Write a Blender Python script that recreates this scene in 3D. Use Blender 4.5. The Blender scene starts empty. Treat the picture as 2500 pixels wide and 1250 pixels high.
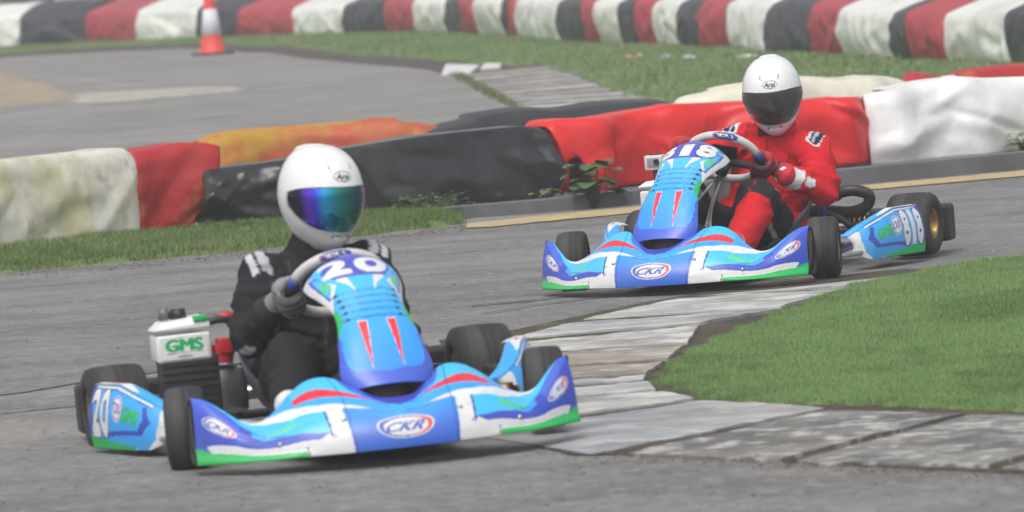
import bpy, bmesh, math, random
import numpy as np
from mathutils import Vector, Matrix
random.seed(7); rng = np.random.default_rng(7)
R = math.radians
SC = bpy.context.scene

# ------------------------------------------------------------------ camera
FPX, CH, HOR, ROLL = 13889.0, 1.69, -242.0, R(4.0)      # 200 mm lens held by a standing photographer
th = math.atan((625 - HOR) / FPX)
W3 = np.array([0, math.cos(th), -math.sin(th)])
r0 = np.array([1.0, 0, 0]); u0 = np.cross(r0, W3)
R3 = r0 * math.cos(ROLL) - u0 * math.sin(ROLL); U3 = u0 * math.cos(ROLL) + r0 * math.sin(ROLL)
CAMP = np.array([0, 0, CH])
cd = bpy.data.cameras.new('camera'); cam = bpy.data.objects.new('camera', cd); SC.collection.objects.link(cam)
cd.lens = 200.0; cd.sensor_width = 36.0; cd.clip_end = 2000; cd.clip_start = .5
cam.matrix_world = Matrix([[R3[0], U3[0], -W3[0], 0], [R3[1], U3[1], -W3[1], 0], [R3[2], U3[2], -W3[2], CH], [0, 0, 0, 1]])
cd.dof.use_dof = True; cd.dof.focus_distance = 24.2; cd.dof.aperture_fstop = 5.9
SC.camera = cam
# ------------------------------------------------------------------ world, sun, exposure
SUN_EL, SUN_ROT = R(58), R(200)
w = bpy.data.worlds.new('World'); SC.world = w; w.use_nodes = True
nt = w.node_tree; bg = nt.nodes['Background']
sk = nt.nodes.new('ShaderNodeTexSky'); sk.sky_type = 'NISHITA'; sk.sun_disc = False
sk.sun_elevation = SUN_EL; sk.sun_rotation = SUN_ROT; sk.dust_density = 5; sk.air_density = 1.0; sk.ozone_density = 1.0
hs = nt.nodes.new('ShaderNodeHueSaturation'); hs.inputs['Saturation'].default_value = .16
nt.links.new(sk.outputs[0], hs.inputs['Color']); nt.links.new(hs.outputs[0], bg.inputs[0]); bg.inputs[1].default_value = .15
sd = bpy.data.lights.new('sun', 'SUN'); sd.energy = 1.05; sd.angle = R(30); sd.color = (1, .98, .95)
so = bpy.data.objects.new('sun', sd); SC.collection.objects.link(so)
# sun direction (Nishita: rotation measured from +Y towards +X)
sdir = Vector((math.sin(SUN_ROT) * math.cos(SUN_EL), math.cos(SUN_ROT) * math.cos(SUN_EL), math.sin(SUN_EL)))
so.rotation_euler = sdir.to_track_quat('Z', 'Y').to_euler(); so.location = sdir * 50
SC.view_settings.view_transform = 'Standard'; SC.view_settings.look = 'None'
SC.view_settings.gamma = 1; SC.view_settings.exposure = 0.16
SC.cycles.volume_bounces = 0; SC.cycles.max_bounces = 8; SC.cycles.diffuse_bounces = 3

# ------------------------------------------------------------------ helpers
def gp(px, py, z=0.0):
    v = W3 + R3 * (px - 1250) / FPX - U3 * (py - 625) / FPX
    return CAMP + v * ((z - CH) / v[2])
def at_depth(px, py, Y):
    v = W3 + R3 * (px - 1250) / FPX - U3 * (py - 625) / FPX
    return CAMP + v * (Y / v[1])
def tag(o, label=None, cat=None, group=None, kind=None):
    if label: o['label'] = label
    if cat: o['category'] = cat
    if group: o['group'] = group
    if kind: o['kind'] = kind
    return o
def mesh_obj(name, V, F, mat=None, parent=None, smooth=True, col=None, solid=0):
    me = bpy.data.meshes.new(name)
    V = np.asarray(V, dtype=float)
    me.from_pydata(V.tolist() if len(V) < 1 else [tuple(p) for p in V], [], [tuple(f) for f in F]); me.update()
    if smooth: me.polygons.foreach_set('use_smooth', [True] * len(me.polygons))
    if mat:
        for m in (mat if isinstance(mat, (list, tuple)) else [mat]): me.materials.append(m)
    if col is not None: set_col(me, col)
    o = bpy.data.objects.new(name, me); SC.collection.objects.link(o)
    if parent: o.parent = parent
    if solid:
        m = o.modifiers.new('thick', 'SOLIDIFY'); m.thickness = solid; m.offset = -1
    return o
def set_col(me, col):
    c = np.ones((len(me.vertices), 4), np.float32); c[:, :3] = col
    a = me.color_attributes.new('Col', 'FLOAT_COLOR', 'POINT'); a.data.foreach_set('color', c.ravel())
def empty(name, parent=None):
    o = bpy.data.objects.new(name, None); SC.collection.objects.link(o)
    if parent: o.parent = parent
    o.empty_display_size = .1
    return o
def grid_faces(nu, nv, wrap=False, off=0):
    F = []
    for i in range(nu if wrap else nu - 1):
        for j in range(nv - 1):
            a = i * nv + j; b = ((i + 1) % nu) * nv + j
            F.append((off + a, off + b, off + b + 1, off + a + 1))
    return F
class MB:
    def __init__(s): s.V = []; s.F = []
    def add(s, V, F):
        o = len(s.V); s.V += [tuple(map(float, p)) for p in V]; s.F += [tuple(i + o for i in f) for f in F]; return s
    def build(s, name, mat, parent=None, smooth=True, bevel=0, **k):
        o = mesh_obj(name, s.V, s.F, mat, parent, smooth, **k)
        if bevel:
            m = o.modifiers.new('bevel', 'BEVEL'); m.width = bevel; m.segments = 3; m.limit_method = 'ANGLE'; m.angle_limit = R(40)
        return o
    def box(s, c, d, rot=None):
        V = np.array([[x, y, z] for x in (-.5, .5) for y in (-.5, .5) for z in (-.5, .5)]) * d
        if rot is not None: V = V @ np.array(rot).T
        return s.add(V + np.array(c), [(0, 1, 3, 2), (4, 6, 7, 5), (0, 4, 5, 1), (2, 3, 7, 6), (0, 2, 6, 4), (1, 5, 7, 3)])
    def tube(s, pts, rad, seg=14, side=None, cap=True, smooth=0, rounded=False):
        pts = np.array(pts, float); n = len(pts)
        rad = np.array(rad if hasattr(rad, '__len__') else [rad] * n, float)
        if rad.ndim == 1: rad = np.stack([rad, rad], 1)
        if smooth:                                   # catmull subdivide
            P = np.vstack([2 * pts[0] - pts[1], pts, 2 * pts[-1] - pts[-2]]); Q = []; RR = []
            for i in range(n - 1):
                for t in np.linspace(0, 1, smooth, endpoint=False):
                    p0, p1, p2, p3 = P[i:i + 4]
                    Q.append(.5 * (2 * p1 + (p2 - p0) * t + (2 * p0 - 5 * p1 + 4 * p2 - p3) * t * t + (3 * p1 - p0 - 3 * p2 + p3) * t ** 3))
                    RR.append(rad[i] * (1 - t) + rad[i + 1] * t)
            Q.append(pts[-1]); RR.append(rad[-1]); pts = np.array(Q); rad = np.array(RR); n = len(pts)
        T = np.gradient(pts, axis=0); T /= np.linalg.norm(T, axis=1)[:, None] + 1e-12
        if rounded:
            pp = []; rr = []; tt = []
            for a in np.linspace(80, 10, 5):
                pp.append(pts[0] - T[0] * rad[0].mean() * math.sin(R(a))); rr.append(rad[0] * math.cos(R(a))); tt.append(T[0])
            q2 = []; r2 = []; t2 = []
            for a in np.linspace(10, 80, 5):
                q2.append(pts[-1] + T[-1] * rad[-1].mean() * math.sin(R(a))); r2.append(rad[-1] * math.cos(R(a))); t2.append(T[-1])
            pts = np.vstack([pp, pts, q2]); rad = np.vstack([rr, rad, r2]); T = np.vstack([tt, T, t2]); n = len(pts)
        s0 = np.array(side if side is not None else ([0, 0, 1] if abs(T[0][2]) < .9 else [1, 0, 0]), float)
        V = []
        for i in range(n):
            a = s0 - T[i] * (s0 @ T[i]); a /= np.linalg.norm(a) + 1e-12; b = np.cross(T[i], a)
            if side is None: s0 = a
            for k in range(seg):
                f = 2 * math.pi * k / seg
                V.append(pts[i] + a * math.cos(f) * rad[i][0] + b * math.sin(f) * rad[i][1])
        F = []
        for i in range(n - 1):
            for k in range(seg):
                k2 = (k + 1) % seg
                F.append((i * seg + k, i * seg + k2, (i + 1) * seg + k2, (i + 1) * seg + k))
        if cap: F.append(tuple(range(seg))[::-1]); F.append(tuple((n - 1) * seg + k for k in range(seg)))
        return s.add(V, F)
    def lathe(s, prof, c=(0, 0, 0), axis='y', seg=48, rot=None):
        V = []
        for k in range(seg):
            f = 2 * math.pi * k / seg
            for (a, r) in prof:
                if axis == 'y': p = (r * math.cos(f), a, r * math.sin(f))
                elif axis == 'z': p = (r * math.cos(f), r * math.sin(f), a)
                else: p = (a, r * math.cos(f), r * math.sin(f))
                V.append(p)
        V = np.array(V)
        if rot is not None: V = V @ np.array(rot).T
        return s.add(V + np.array(c), grid_faces(seg, len(prof), True))

def hermite(x, xs, ys):
    xs = np.asarray(xs, float); ys = np.asarray(ys, float); x = np.clip(x, xs[0], xs[-1])
    m = np.gradient(ys, xs); i = np.clip(np.searchsorted(xs, x, side='right') - 1, 0, len(xs) - 2)
    h = xs[i + 1] - xs[i]; t = (x - xs[i]) / h
    return (2*t**3-3*t**2+1)*ys[i] + (t**3-2*t**2+t)*h*m[i] + (-2*t**3+3*t**2)*ys[i+1] + (t**3-t**2)*h*m[i+1]
_perm = rng.permutation(256); _perm = np.concatenate([_perm, _perm, _perm]); _val = rng.random(256) * 2 - 1
def noise(P, s=1.0, seed=0):
    P = np.asarray(P, float) * s + seed * 17.31; I = np.floor(P).astype(int); f = P - I; f = f * f * (3 - 2 * f)
    def h(i, j, k): return _val[_perm[(_perm[(_perm[i & 255] + j) & 255] + k) & 255]]
    x, y, z = I[..., 0], I[..., 1], I[..., 2]; r = 0
    for a in (0, 1):
        for b in (0, 1):
            for c in (0, 1):
                wgt = (f[..., 0] if a else 1 - f[..., 0]) * (f[..., 1] if b else 1 - f[..., 1]) * (f[..., 2] if c else 1 - f[..., 2])
                r = r + wgt * h(x + a, y + b, z + c)
    return r
def fbm(P, s=1.0, seed=0, o=4): return sum(noise(P, s * 2 ** k, seed + k) * .5 ** k for k in range(o))

# ------------------------------------------------------------------ materials
def mat(name, color=(.5, .5, .5), rough=.6, metal=0, noise_amt=0, nscale=8, color2=None, bump=0, bscale=40, attr=False,
        coat=0, stretch=None, spec=.5, detail=4, lo=.35, hi=.65, coord='Object', extra=None):
    m = bpy.data.materials.new(name); m.use_nodes = True; t = m.node_tree; b = t.nodes['Principled BSDF']
    b.inputs['Roughness'].default_value = rough; b.inputs['Metallic'].default_value = metal
    b.inputs['Coat Weight'].default_value = coat; b.inputs['Specular IOR Level'].default_value = spec
    tc = t.nodes.new('ShaderNodeTexCoord'); src = tc.outputs[coord]
    if stretch:
        mp = t.nodes.new('ShaderNodeMapping'); mp.inputs['Scale'].default_value = stretch; t.links.new(src, mp.inputs[0]); src = mp.outputs[0]
    def nz(sc, d=4, rgh=.55):
        n = t.nodes.new('ShaderNodeTexNoise'); n.inputs['Scale'].default_value = sc; n.inputs['Detail'].default_value = d
        n.inputs['Roughness'].default_value = rgh; t.links.new(src, n.inputs['Vector']); return n.outputs['Fac']
    def ramp(o, a, c, x=0., y=1.):
        r = t.nodes.new('ShaderNodeMapRange'); r.inputs[1].default_value = a; r.inputs[2].default_value = c
        r.inputs[3].default_value = x; r.inputs[4].default_value = y; t.links.new(o, r.inputs[0]); return r.outputs[0]
    def mix(f, A, B, mode='MIX'):
        x = t.nodes.new('ShaderNodeMix'); x.data_type = 'RGBA'; x.blend_type = mode
        if isinstance(f, float): x.inputs[0].default_value = f
        else: t.links.new(f, x.inputs[0])
        for s_, v in ((6, A), (7, B)):
            if isinstance(v, tuple): x.inputs[s_].default_value = (*v, 1)
            else: t.links.new(v, x.inputs[s_])
        return x.outputs[2]
    if attr:
        at = t.nodes.new('ShaderNodeAttribute'); at.attribute_name = 'Col'; c = at.outputs['Color']
    else: c = tuple(color)
    if color2 is not None: c = mix(ramp(nz(nscale, detail), lo, hi), c, tuple(color2))
    if noise_amt:
        c = mix(1.0, c, ramp(nz(nscale * 3.1, 6, .7), .3, .7, 1 - noise_amt, 1 + noise_amt * .3), 'MULTIPLY')
    if extra:
        for (sc, a, e, colr, amt) in extra: c = mix(ramp(nz(sc, 5, .6), a, e, 0, amt), c, tuple(colr))
    if isinstance(c, tuple): b.inputs['Base Color'].default_value = (*c, 1)
    else: t.links.new(c, b.inputs['Base Color'])
    if bump:
        bp = t.nodes.new('ShaderNodeBump'); bp.inputs['Strength'].default_value = min(1, bump * 20); bp.inputs['Distance'].default_value = bump
        t.links.new(nz(bscale, 6, .65), bp.inputs['Height']); t.links.new(bp.outputs[0], b.inputs['Normal'])
    return m
WHITE = (.72, .72, .73); SKY = (.04, .38, .88); CYAN = (.06, .50, .94); ROYAL = (.04, .14, .62); INDIGO = (.035, .07, .46)
VIOL = (.06, .13, .60); REDC = (.75, .035, .05); GREEN = (.015, .46, .10); LIME = (.10, .62, .12); BLACK = (.012, .012, .014); NAVY = (.02, .03, .18)
M = {}
M['decal'] = mat('bodywork_vinyl', attr=True, rough=.33, noise_amt=.05, nscale=5, spec=.5, extra=[(14, .60, .72, (.16, .15, .15), .30), (55, .62, .70, (.06, .06, .065), .45), (3, .5, .75, (.30, .29, .28), .18)], stretch=(1, .45, 1.6))
M['tyre'] = mat('tyre_rubber', (.022, .022, .023), .72, noise_amt=.3, nscale=6, color2=(.045, .044, .044), bump=.001, bscale=120, spec=.3, stretch=(.6, 14, .6), extra=[(1.2, .5, .66, (.075, .074, .073), .7)])
M['gold'] = mat('gold_rim', (.50, .33, .13), .38, 1.0, noise_amt=.2)
M['steel'] = mat('bare_steel', (.55, .55, .56), .3, 1.0, noise_amt=.25)
M['black'] = mat('black_plastic', (.015, .015, .016), .45, noise_amt=.2)
M['dark'] = mat('dark_painted_metal', (.03, .03, .034), .5, noise_amt=.3)
M['seat'] = mat('seat_shell_grey', (.13, .135, .15), .35, noise_amt=.3)
M['purple'] = mat('purple_frame_paint', (.06, .035, .25), .35, coat=.4)
M['white'] = mat('white_plastic', (.74, .74, .73), .4, noise_amt=.12)
M['grip'] = mat('steering_grip_white', (.62, .61, .59), .55, noise_amt=.15)
M['blue'] = mat('blue_anodised', (.03, .07, .42), .35)
M['redp'] = mat('red_plastic', (.5, .02, .025), .35, noise_amt=.2)
M['greenp'] = mat('green_plastic', (.03, .35, .10), .4)
M['exh'] = mat('exhaust_black', (.028, .026, .026), .45, .3, noise_amt=.4, color2=(.07, .055, .045))
M['helmet'] = mat('helmet_white_gloss', attr=True, rough=.22, coat=.5, noise_amt=.03)
M['clear'] = mat('clear_case_plastic', (.62, .60, .60), .15, coat=.5)
M['suit'] = mat('race_suit_cloth', attr=True, rough=.85, noise_amt=.10, nscale=12, bump=.0008, bscale=260, spec=.25)
M['glove'] = mat('glove_fabric', attr=True, rough=.7, noise_amt=.2, nscale=20, bump=.001, bscale=200)
M['visor_dark'] = mat('smoke_visor', (.035, .030, .027), .12, coat=.6)
M['visor_irid'] = mat('mirror_visor', attr=True, rough=.16, metal=.75, coat=.5)

# ------------------------------------------------------------------ painting shapes on dense meshes
_glyph = {}
def glyphs(txt):
    if txt not in _glyph:
        cu = bpy.data.curves.new('txt', 'FONT'); cu.body = txt; cu.resolution_u = 4
        o = bpy.data.objects.new('txt', cu); SC.collection.objects.link(o)
        bpy.context.view_layer.update(); dg = bpy.context.evaluated_depsgraph_get()
        me = o.evaluated_get(dg).to_mesh(); me.calc_loop_triangles()
        V = np.array([v.co[:2] for v in me.vertices]); T = np.array([t.vertices[:] for t in me.loop_triangles])
        mn, mx = V.min(0), V.max(0); V = (V - mn) / (mx - mn) * 2 - 1
        _glyph[txt] = V[T]
        bpy.data.objects.remove(o); bpy.data.curves.remove(cu)
    return _glyph[txt]
def inpoly(X, Y, P):
    P = np.asarray(P, float); c = np.zeros(X.shape, bool); j = len(P) - 1
    for i in range(len(P)):
        xi, yi = P[i]; xj, yj = P[j]
        if yi != yj:
            m = ((yi > Y) != (yj > Y)) & (X < (xj - xi) * (Y - yi) / (yj - yi) + xi); c ^= m
        j = i
    return c
def paint(X, Y, shapes, base):
    col = np.empty(X.shape + (3,), np.float32); col[:] = base
    for s in shapes:
        k = s[0]
        if k == 'poly': m = inpoly(X, Y, s[1]); c = s[2]
        elif k == 'mpoly': m = inpoly(np.abs(X), Y, s[1]); c = s[2]
        elif k == 'ell':
            cx, cy, rx, ry, rot, c = s[1:7]
            dx, dy = X - cx, (Y - cy); a = (dx / rx * math.cos(rot) + dy / ry * math.sin(rot)); b = (-dx / rx * math.sin(rot) + dy / ry * math.cos(rot))
            m = a * a + b * b < 1
            if len(s) > 7: m &= (a > s[7][0]) & (a < s[7][1])
        elif k == 'line':
            P, wd, c = s[1], s[2], s[3]; m = np.zeros(X.shape, bool); XX = np.abs(X) if len(s) > 4 else X
            for (x0, y0), (x1, y1) in zip(P[:-1], P[1:]):
                d = (x1 - x0) ** 2 + (y1 - y0) ** 2; t = np.clip(((XX - x0) * (x1 - x0) + (Y - y0) * (y1 - y0)) / d, 0, 1)
                m |= (XX - x0 - t * (x1 - x0)) ** 2 + (Y - y0 - t * (y1 - y0)) ** 2 < wd ** 2
        elif k == 'text':
            txt, cx, cy, hw, hh, shear, c = s[1:8]; fl = -1 if len(s) > 8 and s[8] == 'flip' else 1
            gy = (Y - cy) / hh; gx = fl * (X - cx) / hw - shear * gy; m = np.zeros(X.shape, bool)
            fat = s[9] if len(s) > 9 else 0
            cand = (np.abs(gx) < 1.15) & (np.abs(gy) < 1.15); ax, ay = gx[cand], gy[cand]; mm = np.zeros(ax.shape, bool)
            offs = [(0, 0)] if not fat else [(fat * math.cos(q), fat * 1.6 * math.sin(q)) for q in np.linspace(0, 6.283, 9)[:-1]] + [(0, 0)]
            for T in glyphs(txt):
                (x1, y1), (x2, y2), (x3, y3) = T; d = (y2 - y3) * (x1 - x3) + (x3 - x2) * (y1 - y3)
                if abs(d) < 1e-9: continue
                for ox, oy in offs:
                    a = ((y2 - y3) * (ax + ox - x3) + (x3 - x2) * (ay + oy - y3)) / d; b = ((y3 - y1) * (ax + ox - x3) + (x1 - x3) * (ay + oy - y3)) / d
                    mm |= (a >= 0) & (b >= 0) & (a + b <= 1)
            m[cand] = mm
        elif k == 'fn': col = s[1](X, Y, col); continue
        col[m] = c
    return col
def ckr(cx, cy, rx, ry, rot=0.0, sx=1):
    """oval team badge: white oval, blue and red crescents, italic letters"""
    return [('ell', cx, cy, rx, ry, rot, WHITE), ('ell', cx, cy, rx * .93, ry * .90, rot, INDIGO, (-1, .45) if sx > 0 else (-.45, 1)),
            ('ell', cx, cy, rx * .93, ry * .90, rot, REDC, (.25, 1) if sx > 0 else (-1, -.25)),
            ('ell', cx, cy, rx * .78, ry * .80, rot, WHITE),
            ('text', 'CKR', cx + .0 * rx, cy, rx * .66, ry * .40, .22 * sx, INDIGO, 'n' if sx > 0 else 'flip', .035)]

# ------------------------------------------------------------------ kart bodywork surfaces (x forward, y driver's left, z up)
NZ = ([0, .1, .2, .3, .4, .5, .6, .68, .76, .84, .91, 1.0], [.190, .197, .235, .262, .258, .224, .175, .152, .158, .195, .226, .240])
NX = ([0, .1, .2, .3, .4, .5, .6, .7, .8, .9, 1.0], [.985, .965, .90, .84, .82, .83, .86, .87, .84, .79, .745])
def nose_s(u, v):
    a = np.abs(u); xb = 1.095 - .285 * a ** 2.3; zb = .044 - .008 * np.clip((a - .5) * 2, 0, 1)
    xt = hermite(a, *NX); zt = hermite(a, *NZ)
    cx = xb + .012; cz = zb + (zt - zb) * (.62 - .12 * np.exp(-((a - .3) / .2) ** 2) + .18 * np.clip((a - .8) / .2, 0, 1))
    b0 = (1 - v) ** 2; b1 = 2 * v * (1 - v); b2 = v * v
    x = b0 * xb + b1 * cx + b2 * xt; z = b0 * zb + b1 * cz + b2 * zt
    x = x + .016 * np.exp(-((v - .02) / .07) ** 2) * np.clip((a - .4) * 4, 0, 1)      # flared bottom lip
    x = x - .006 * np.exp(-((v - .5) / .05) ** 2) * np.clip((a - .4) * 5, 0, 1) * np.clip((.85 - a) * 5, 0, 1)
    y = .606 * u - np.sign(u) * .012 * np.clip((a - .9) / .1, 0, 1) * v
    return np.stack([x, y, z], -1)
FP = ([0, .12, .38, .62, .85, 1.0], [.955, .915, .80, .665, .53, .455], [.232, .285, .418, .515, .592, .612])
FW = ([0, .05, .2, .38, .5, .62, .75, .86, .93, .97, 1.0], [.128, .142, .136, .117, .115, .131, .151, .153, .138, .112, .07])
def fair_s(u, v):
    x = hermite(v, FP[0], FP[1]); z = hermite(v, FP[0], FP[2]); wd = hermite(v, *FW); a = np.abs(u)
    sag = .050 + .055 * np.clip((v - .4) / .35, 0, 1)
    x = x - sag * a ** 2.2 * (1.1 - .5 * v); z = z - .02 * a ** 2 * (v < .12) * (1 - v / .12) - sag * a ** 2.4 * np.clip(v * 1.3 - .35, 0, 1)
    for k in range(5):                                                                # stepped louvres
        vc = .415 + .048 * k - .02 * a * a; z = z - .006 * np.clip(1 - np.abs(v - vc) / .012, 0, 1) * (a < .72); x = x - .006 * np.clip(1 - np.abs(v - vc) / .012, 0, 1) * (a < .72)
    return np.stack([x, wd * np.sin(u * 1.25) / math.sin(1.25), z], -1)
def lerp3(a, b, t): return np.asarray(a) * (1 - t[..., None]) + np.asarray(b) * t[..., None]
def nose_base(X, Y, col):
    t = np.clip((Y - .25) / .5, 0, 1); c = lerp3(ROYAL, SKY, t); return c.astype(np.float32)
NOSE = [('fn', nose_base),
        ('mpoly', [(0, .83), (.05, .86), (.13, .93), (.185, .975), (.20, 1.01), (-.01, 1.01), (-.01, .83)], (.03, .04, .42)),
        ('mpoly', [(.10, .915), (.17, .89), (.228, .90), (.275, 1.01), (.18, 1.01), (.16, .96)], VIOL),
        ('mpoly', [(.228, .90), (.275, 1.01), (.50, 1.01), (.51, .84), (.40, .84), (.29, .82), (.21, .85)], CYAN),
        ('mpoly', [(.10, .885), (.215, .850), (.292, .835), (.38, .865), (.46, .885), (.51, .88), (.505, .80), (.415, .762), (.318, .752), (.222, .792)], REDC),
        ('line', [(.05, .83), (.12, .87), (.17, .86)], .004, BLACK, 1),
        ('mpoly', [(.13, .70), (.268, .665), (.403, .665), (.50, .75), (.58, .90), (.66, 1.01), (.80, 1.01), (.78, .95), (.70, .93), (.62, .80), (.55, .66), (.47, .60), (.385, .575), (.298, .60), (.20, .65)], WHITE),
        ('line', [(.02, .715), (.10, .69), (.17, .66)], .004, BLACK, 1),
        ('mpoly', [(.383, .570), (.55, .655), (.63, .80), (.72, .93), (.79, 1.01), (.93, 1.01), (.82, .93), (.738, .80), (.69, .62), (.562, .40), (.435, .305), (.375, .295)], CYAN),
        ('mpoly', [(.375, .30), (.435, .312), (.588, .42), (.70, .60), (.75, .78), (.83, .92), (.93, 1.01), (1.01, 1.01), (1.01, .17), (.953, .18), (.812, .30), (.43, .215)], (.035, .075, .50)),
        ('mpoly', [(.78, .80), (.85, .93), (.93, 1.01), (1.01, 1.01), (.99, .90), (.90, .72), (.80, .64)], VIOL),
        ('mpoly', [(.58, .43), (.66, .50), (.70, .60), (.735, .70), (.74, .60), (.69, .46)], SKY),
        ('mpoly', [(.292, .606), (.372, .577), (.363, .213), (.383, .288), (.43, .225), (.812, .30), (.95, .20), (.93, .12), (.80, .14), (.502, .085), (.495, -.01), (.268, -.01)], WHITE),
        ('mpoly', [(.495, -.01), (.502, .085), (.80, .145), (.93, .125), (.985, .17), (1.01, .17), (1.01, -.01)], GREEN),
        ('line', [(.383, .577), (.368, .25)], .0035, BLACK, 1), ('line', [(.345, .24), (.372, .30)], .003, BLACK, 1), ('line', [(.49, .0), (.497, .14)], .003, BLACK, 1),
        ('line', [(.30, .99), (.275, .80), (.268, .45), (.258, .0)], .0022, NAVY, 1),
        ('text', 'GMSKART', .60, .56, .078, .070, .15, LIME, 'n', .03),
        ('text', 'GMS', -.60, .56, .07, .070, .15, LIME, 'n', .03),
        ] + ckr(0, .385, .148, .215) + ckr(.885, .53, .075, .135, .0) + ckr(-.885, .53, .075, .135, .0)
def fair_shapes(num):
    def basef(X, Y, col):
        t = np.clip((Y - .05) / .6, 0, 1); return lerp3((.03, .25, .80), CYAN, t).astype(np.float32)
    sh = [('fn', basef),
          ('mpoly', [(0, -.01), (0, .085), (.3, .10), (.6, .10), (.80, .17), (.86, .27), (1.01, .33), (1.01, -.01)], (.06, .12, .60)),
          ('mpoly', [(.62, .11), (.72, .13), (.9, .25), (.80, .22)], SKY),
          ('mpoly', [(.74, .40), (1.01, .28), (1.01, .52), (.86, .51)], GREEN),
          ('mpoly', [(.22, .71), (.16, .585), (.25, .65), (.42, .70), (.40, .73)], WHITE),
          ('mpoly', [(.46, .675), (.86, .515), (1.01, .46), (1.01, .90), (.88, .90), (.60, .71)], WHITE),
          ('mpoly', [(.55, .675), (.82, .565), (.86, .83), (.70, .80)], (.08, .10, .52)),
          ('mpoly', [(.56, .675), (.77, .595), (.80, .80), (.70, .78)], CYAN),
          ('text', 'GMS', .68, .685, .10, .034, .0, LIME, 'n', .08), ('text', 'GMS', -.68, .685, .10, .034, .0, LIME, 'n', .08),
          ('mpoly', [(0, .715), (.45, .715), (.62, .80), (.92, .92), (1.01, .93), (1.01, 1.01), (0, 1.01)], (.07, .09, .50)),
          ('mpoly', [(.50, .86), (.62, .78), (.84, .84), (.72, .86), (.66, .93), (.55, .92)], CYAN)]
    for k in range(5):
        vc = .415 + .048 * k
        sh.append(('line', [(0, vc), (.25, vc - .003), (.5, vc - .008), (.62, vc - .013)], .0030, (.01, .05, .20), 1))
        sh.append(('mpoly', [(.48, vc - .008), (.60, vc + .003), (.78 , vc - .022), (.64, vc - .024)], BLACK))
    sh += [('mpoly', [(.20, .385), (.42, .39), (.26, .10)], (.85, .75, .75)), ('mpoly', [(.215, .38), (.40, .385), (.255, .12)], REDC),
           ('line', [(.42, .39), (.27, .13)], .004, NAVY, 1)]
    if num == '818':
        sh += [('text', '8', -.50, .815, .20, .075, 0, (.03, .03, .05), 'n', .22), ('text', '1', 0, .815, .10, .075, 0, (.03, .03, .05), 'n', .30), ('text', '8', .46, .815, .20, .075, 0, (.03, .03, .05), 'n', .22),
               ('text', '8', -.50, .815, .20, .072, 0, WHITE, 'n', .12), ('text', '1', 0, .815, .10, .072, 0, WHITE, 'n', .20), ('text', '8', .46, .815, .20, .072, 0, WHITE, 'n', .12)]
    else:
        sh += [('text', '2', -.36, .815, .24, .070, 0, WHITE, 'n', .15), ('text', '0', .26, .815, .24, .070, 0, WHITE, 'n', .15)]
    sh += [('text', 'CKR', .0, .955, .16, .014, 0, (.5, .1, .3), 'n', .05)]
    return sh
def pod_s(s, t, sg):
    """s 0 front..1 rear; t 0 outer bottom .. 1 inner top"""
    x = .105 - .395 * s; yo = .580 + .165 * np.clip(s, 0, 1) ** .62 ; zt = .160 + .085 * np.clip(s * 1.8, 0, 1) ** .7; fr = np.clip(s / .10, 0, 1) ** .5; br = np.clip((1 - s) / .025, 0, 1) ** .5
    zt = .05 + (zt - .05) * (.78 + .22 * fr * (.85 + .15 * br)); yo = yo - .035 * (1 - fr) - .02 * (1 - br)
    zb = .035 + .035 * (1 - fr)
    t1 = np.clip(t / .62, 0, 1); t2 = np.clip((t - .62) / .38, 0, 1)
    y = yo - .030 * t1 ** 2.2 + .012 * np.sin(t1 * math.pi) - .058 * t2 ** 1.2; z = zb + (zt - zb) * (1 - (1 - t1) ** 1.25) * .97 + .012 * np.sin(t2 * math.pi * .6) - .02 * t2 ** 2
    y = y + .010 * np.exp(-((t - .66) / .04) ** 2)
    return np.stack([x, sg * y, z], -1)
def pod_shapes(num, sg):
    f = 'flip' if sg < 0 else 'n'          # on the driver's left the nose is to the viewer's left when seen from outside
    sh = [('poly', [(-.01, .0), (.02, .0), (.02, .7), (-.01, .7)], WHITE)]
    sh += [('poly', [(0, -.01), (.12, -.01), (.05, .10), (.03, .35), (.05, .55), (.04, .62), (0, .62)], WHITE),
           ('poly', [(.07, .33), (.15, .16), (.66, .10), (.66, .14), (.20, .20), (.14, .35), (.18, .50), (.14, .52)], INDIGO),
           ('poly', [(.22, .03), (.35, -.01), (1.01, -.01), (1.01, .12), (.66, .07)], GREEN), ('poly', [(.22, -.01), (.3, -.01), (.25, .02)], WHITE),
           ('poly', [(.10, .55), (.5, .56), (1.01, .58), (1.01, .63), (.5, .60), (.10, .585)], WHITE), ('line', [(.10, .54), (.5, .55), (.8, .56)], .005, BLACK),
           ('poly', [(0, .62), (1, .62), (1, .66), (.3, .70), (.12, .74), (0, .74)], SKY), ('poly', [(.3, .70), (1.01, .66), (1.01, 1.01), (.7, 1.01)], WHITE),
           ('poly', [(.55, .74), (.75, .74), (.85, .82), (.6, .82)], REDC),
           ('poly', [(.9, .12), (1.01, .12), (1.01, .60), (.93, .60)], INDIGO),
           ('text', 'GMS', .31, .34, .105, .075, .10 * 1, LIME if False else GREEN, 'n' if sg > 0 else 'flip', .10)]
    sh += ckr(.50, .37, .075, .13, 0, 1 if sg > 0 else -1)
    n = num if sg > 0 else num
    flip = 'n' if sg > 0 else 'flip'
    for ch, cx in (zip(n, (.65, .77, .89)) if len(n) == 3 else zip(n, (.70, .86))):
        if sg < 0: cx = {3: 1.54 - cx, 2: 1.56 - cx}[len(n)]
        hw = (.026 if ch == '1' else .050) * (1.3 if len(n) == 2 else 1)
        sh += [('text', ch, cx, .33, hw, .21, 0, (.02, .02, .06), flip, .22), ('text', ch, cx, .33, hw, .20, 0, WHITE, flip, .12)]
    return sh
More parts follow.
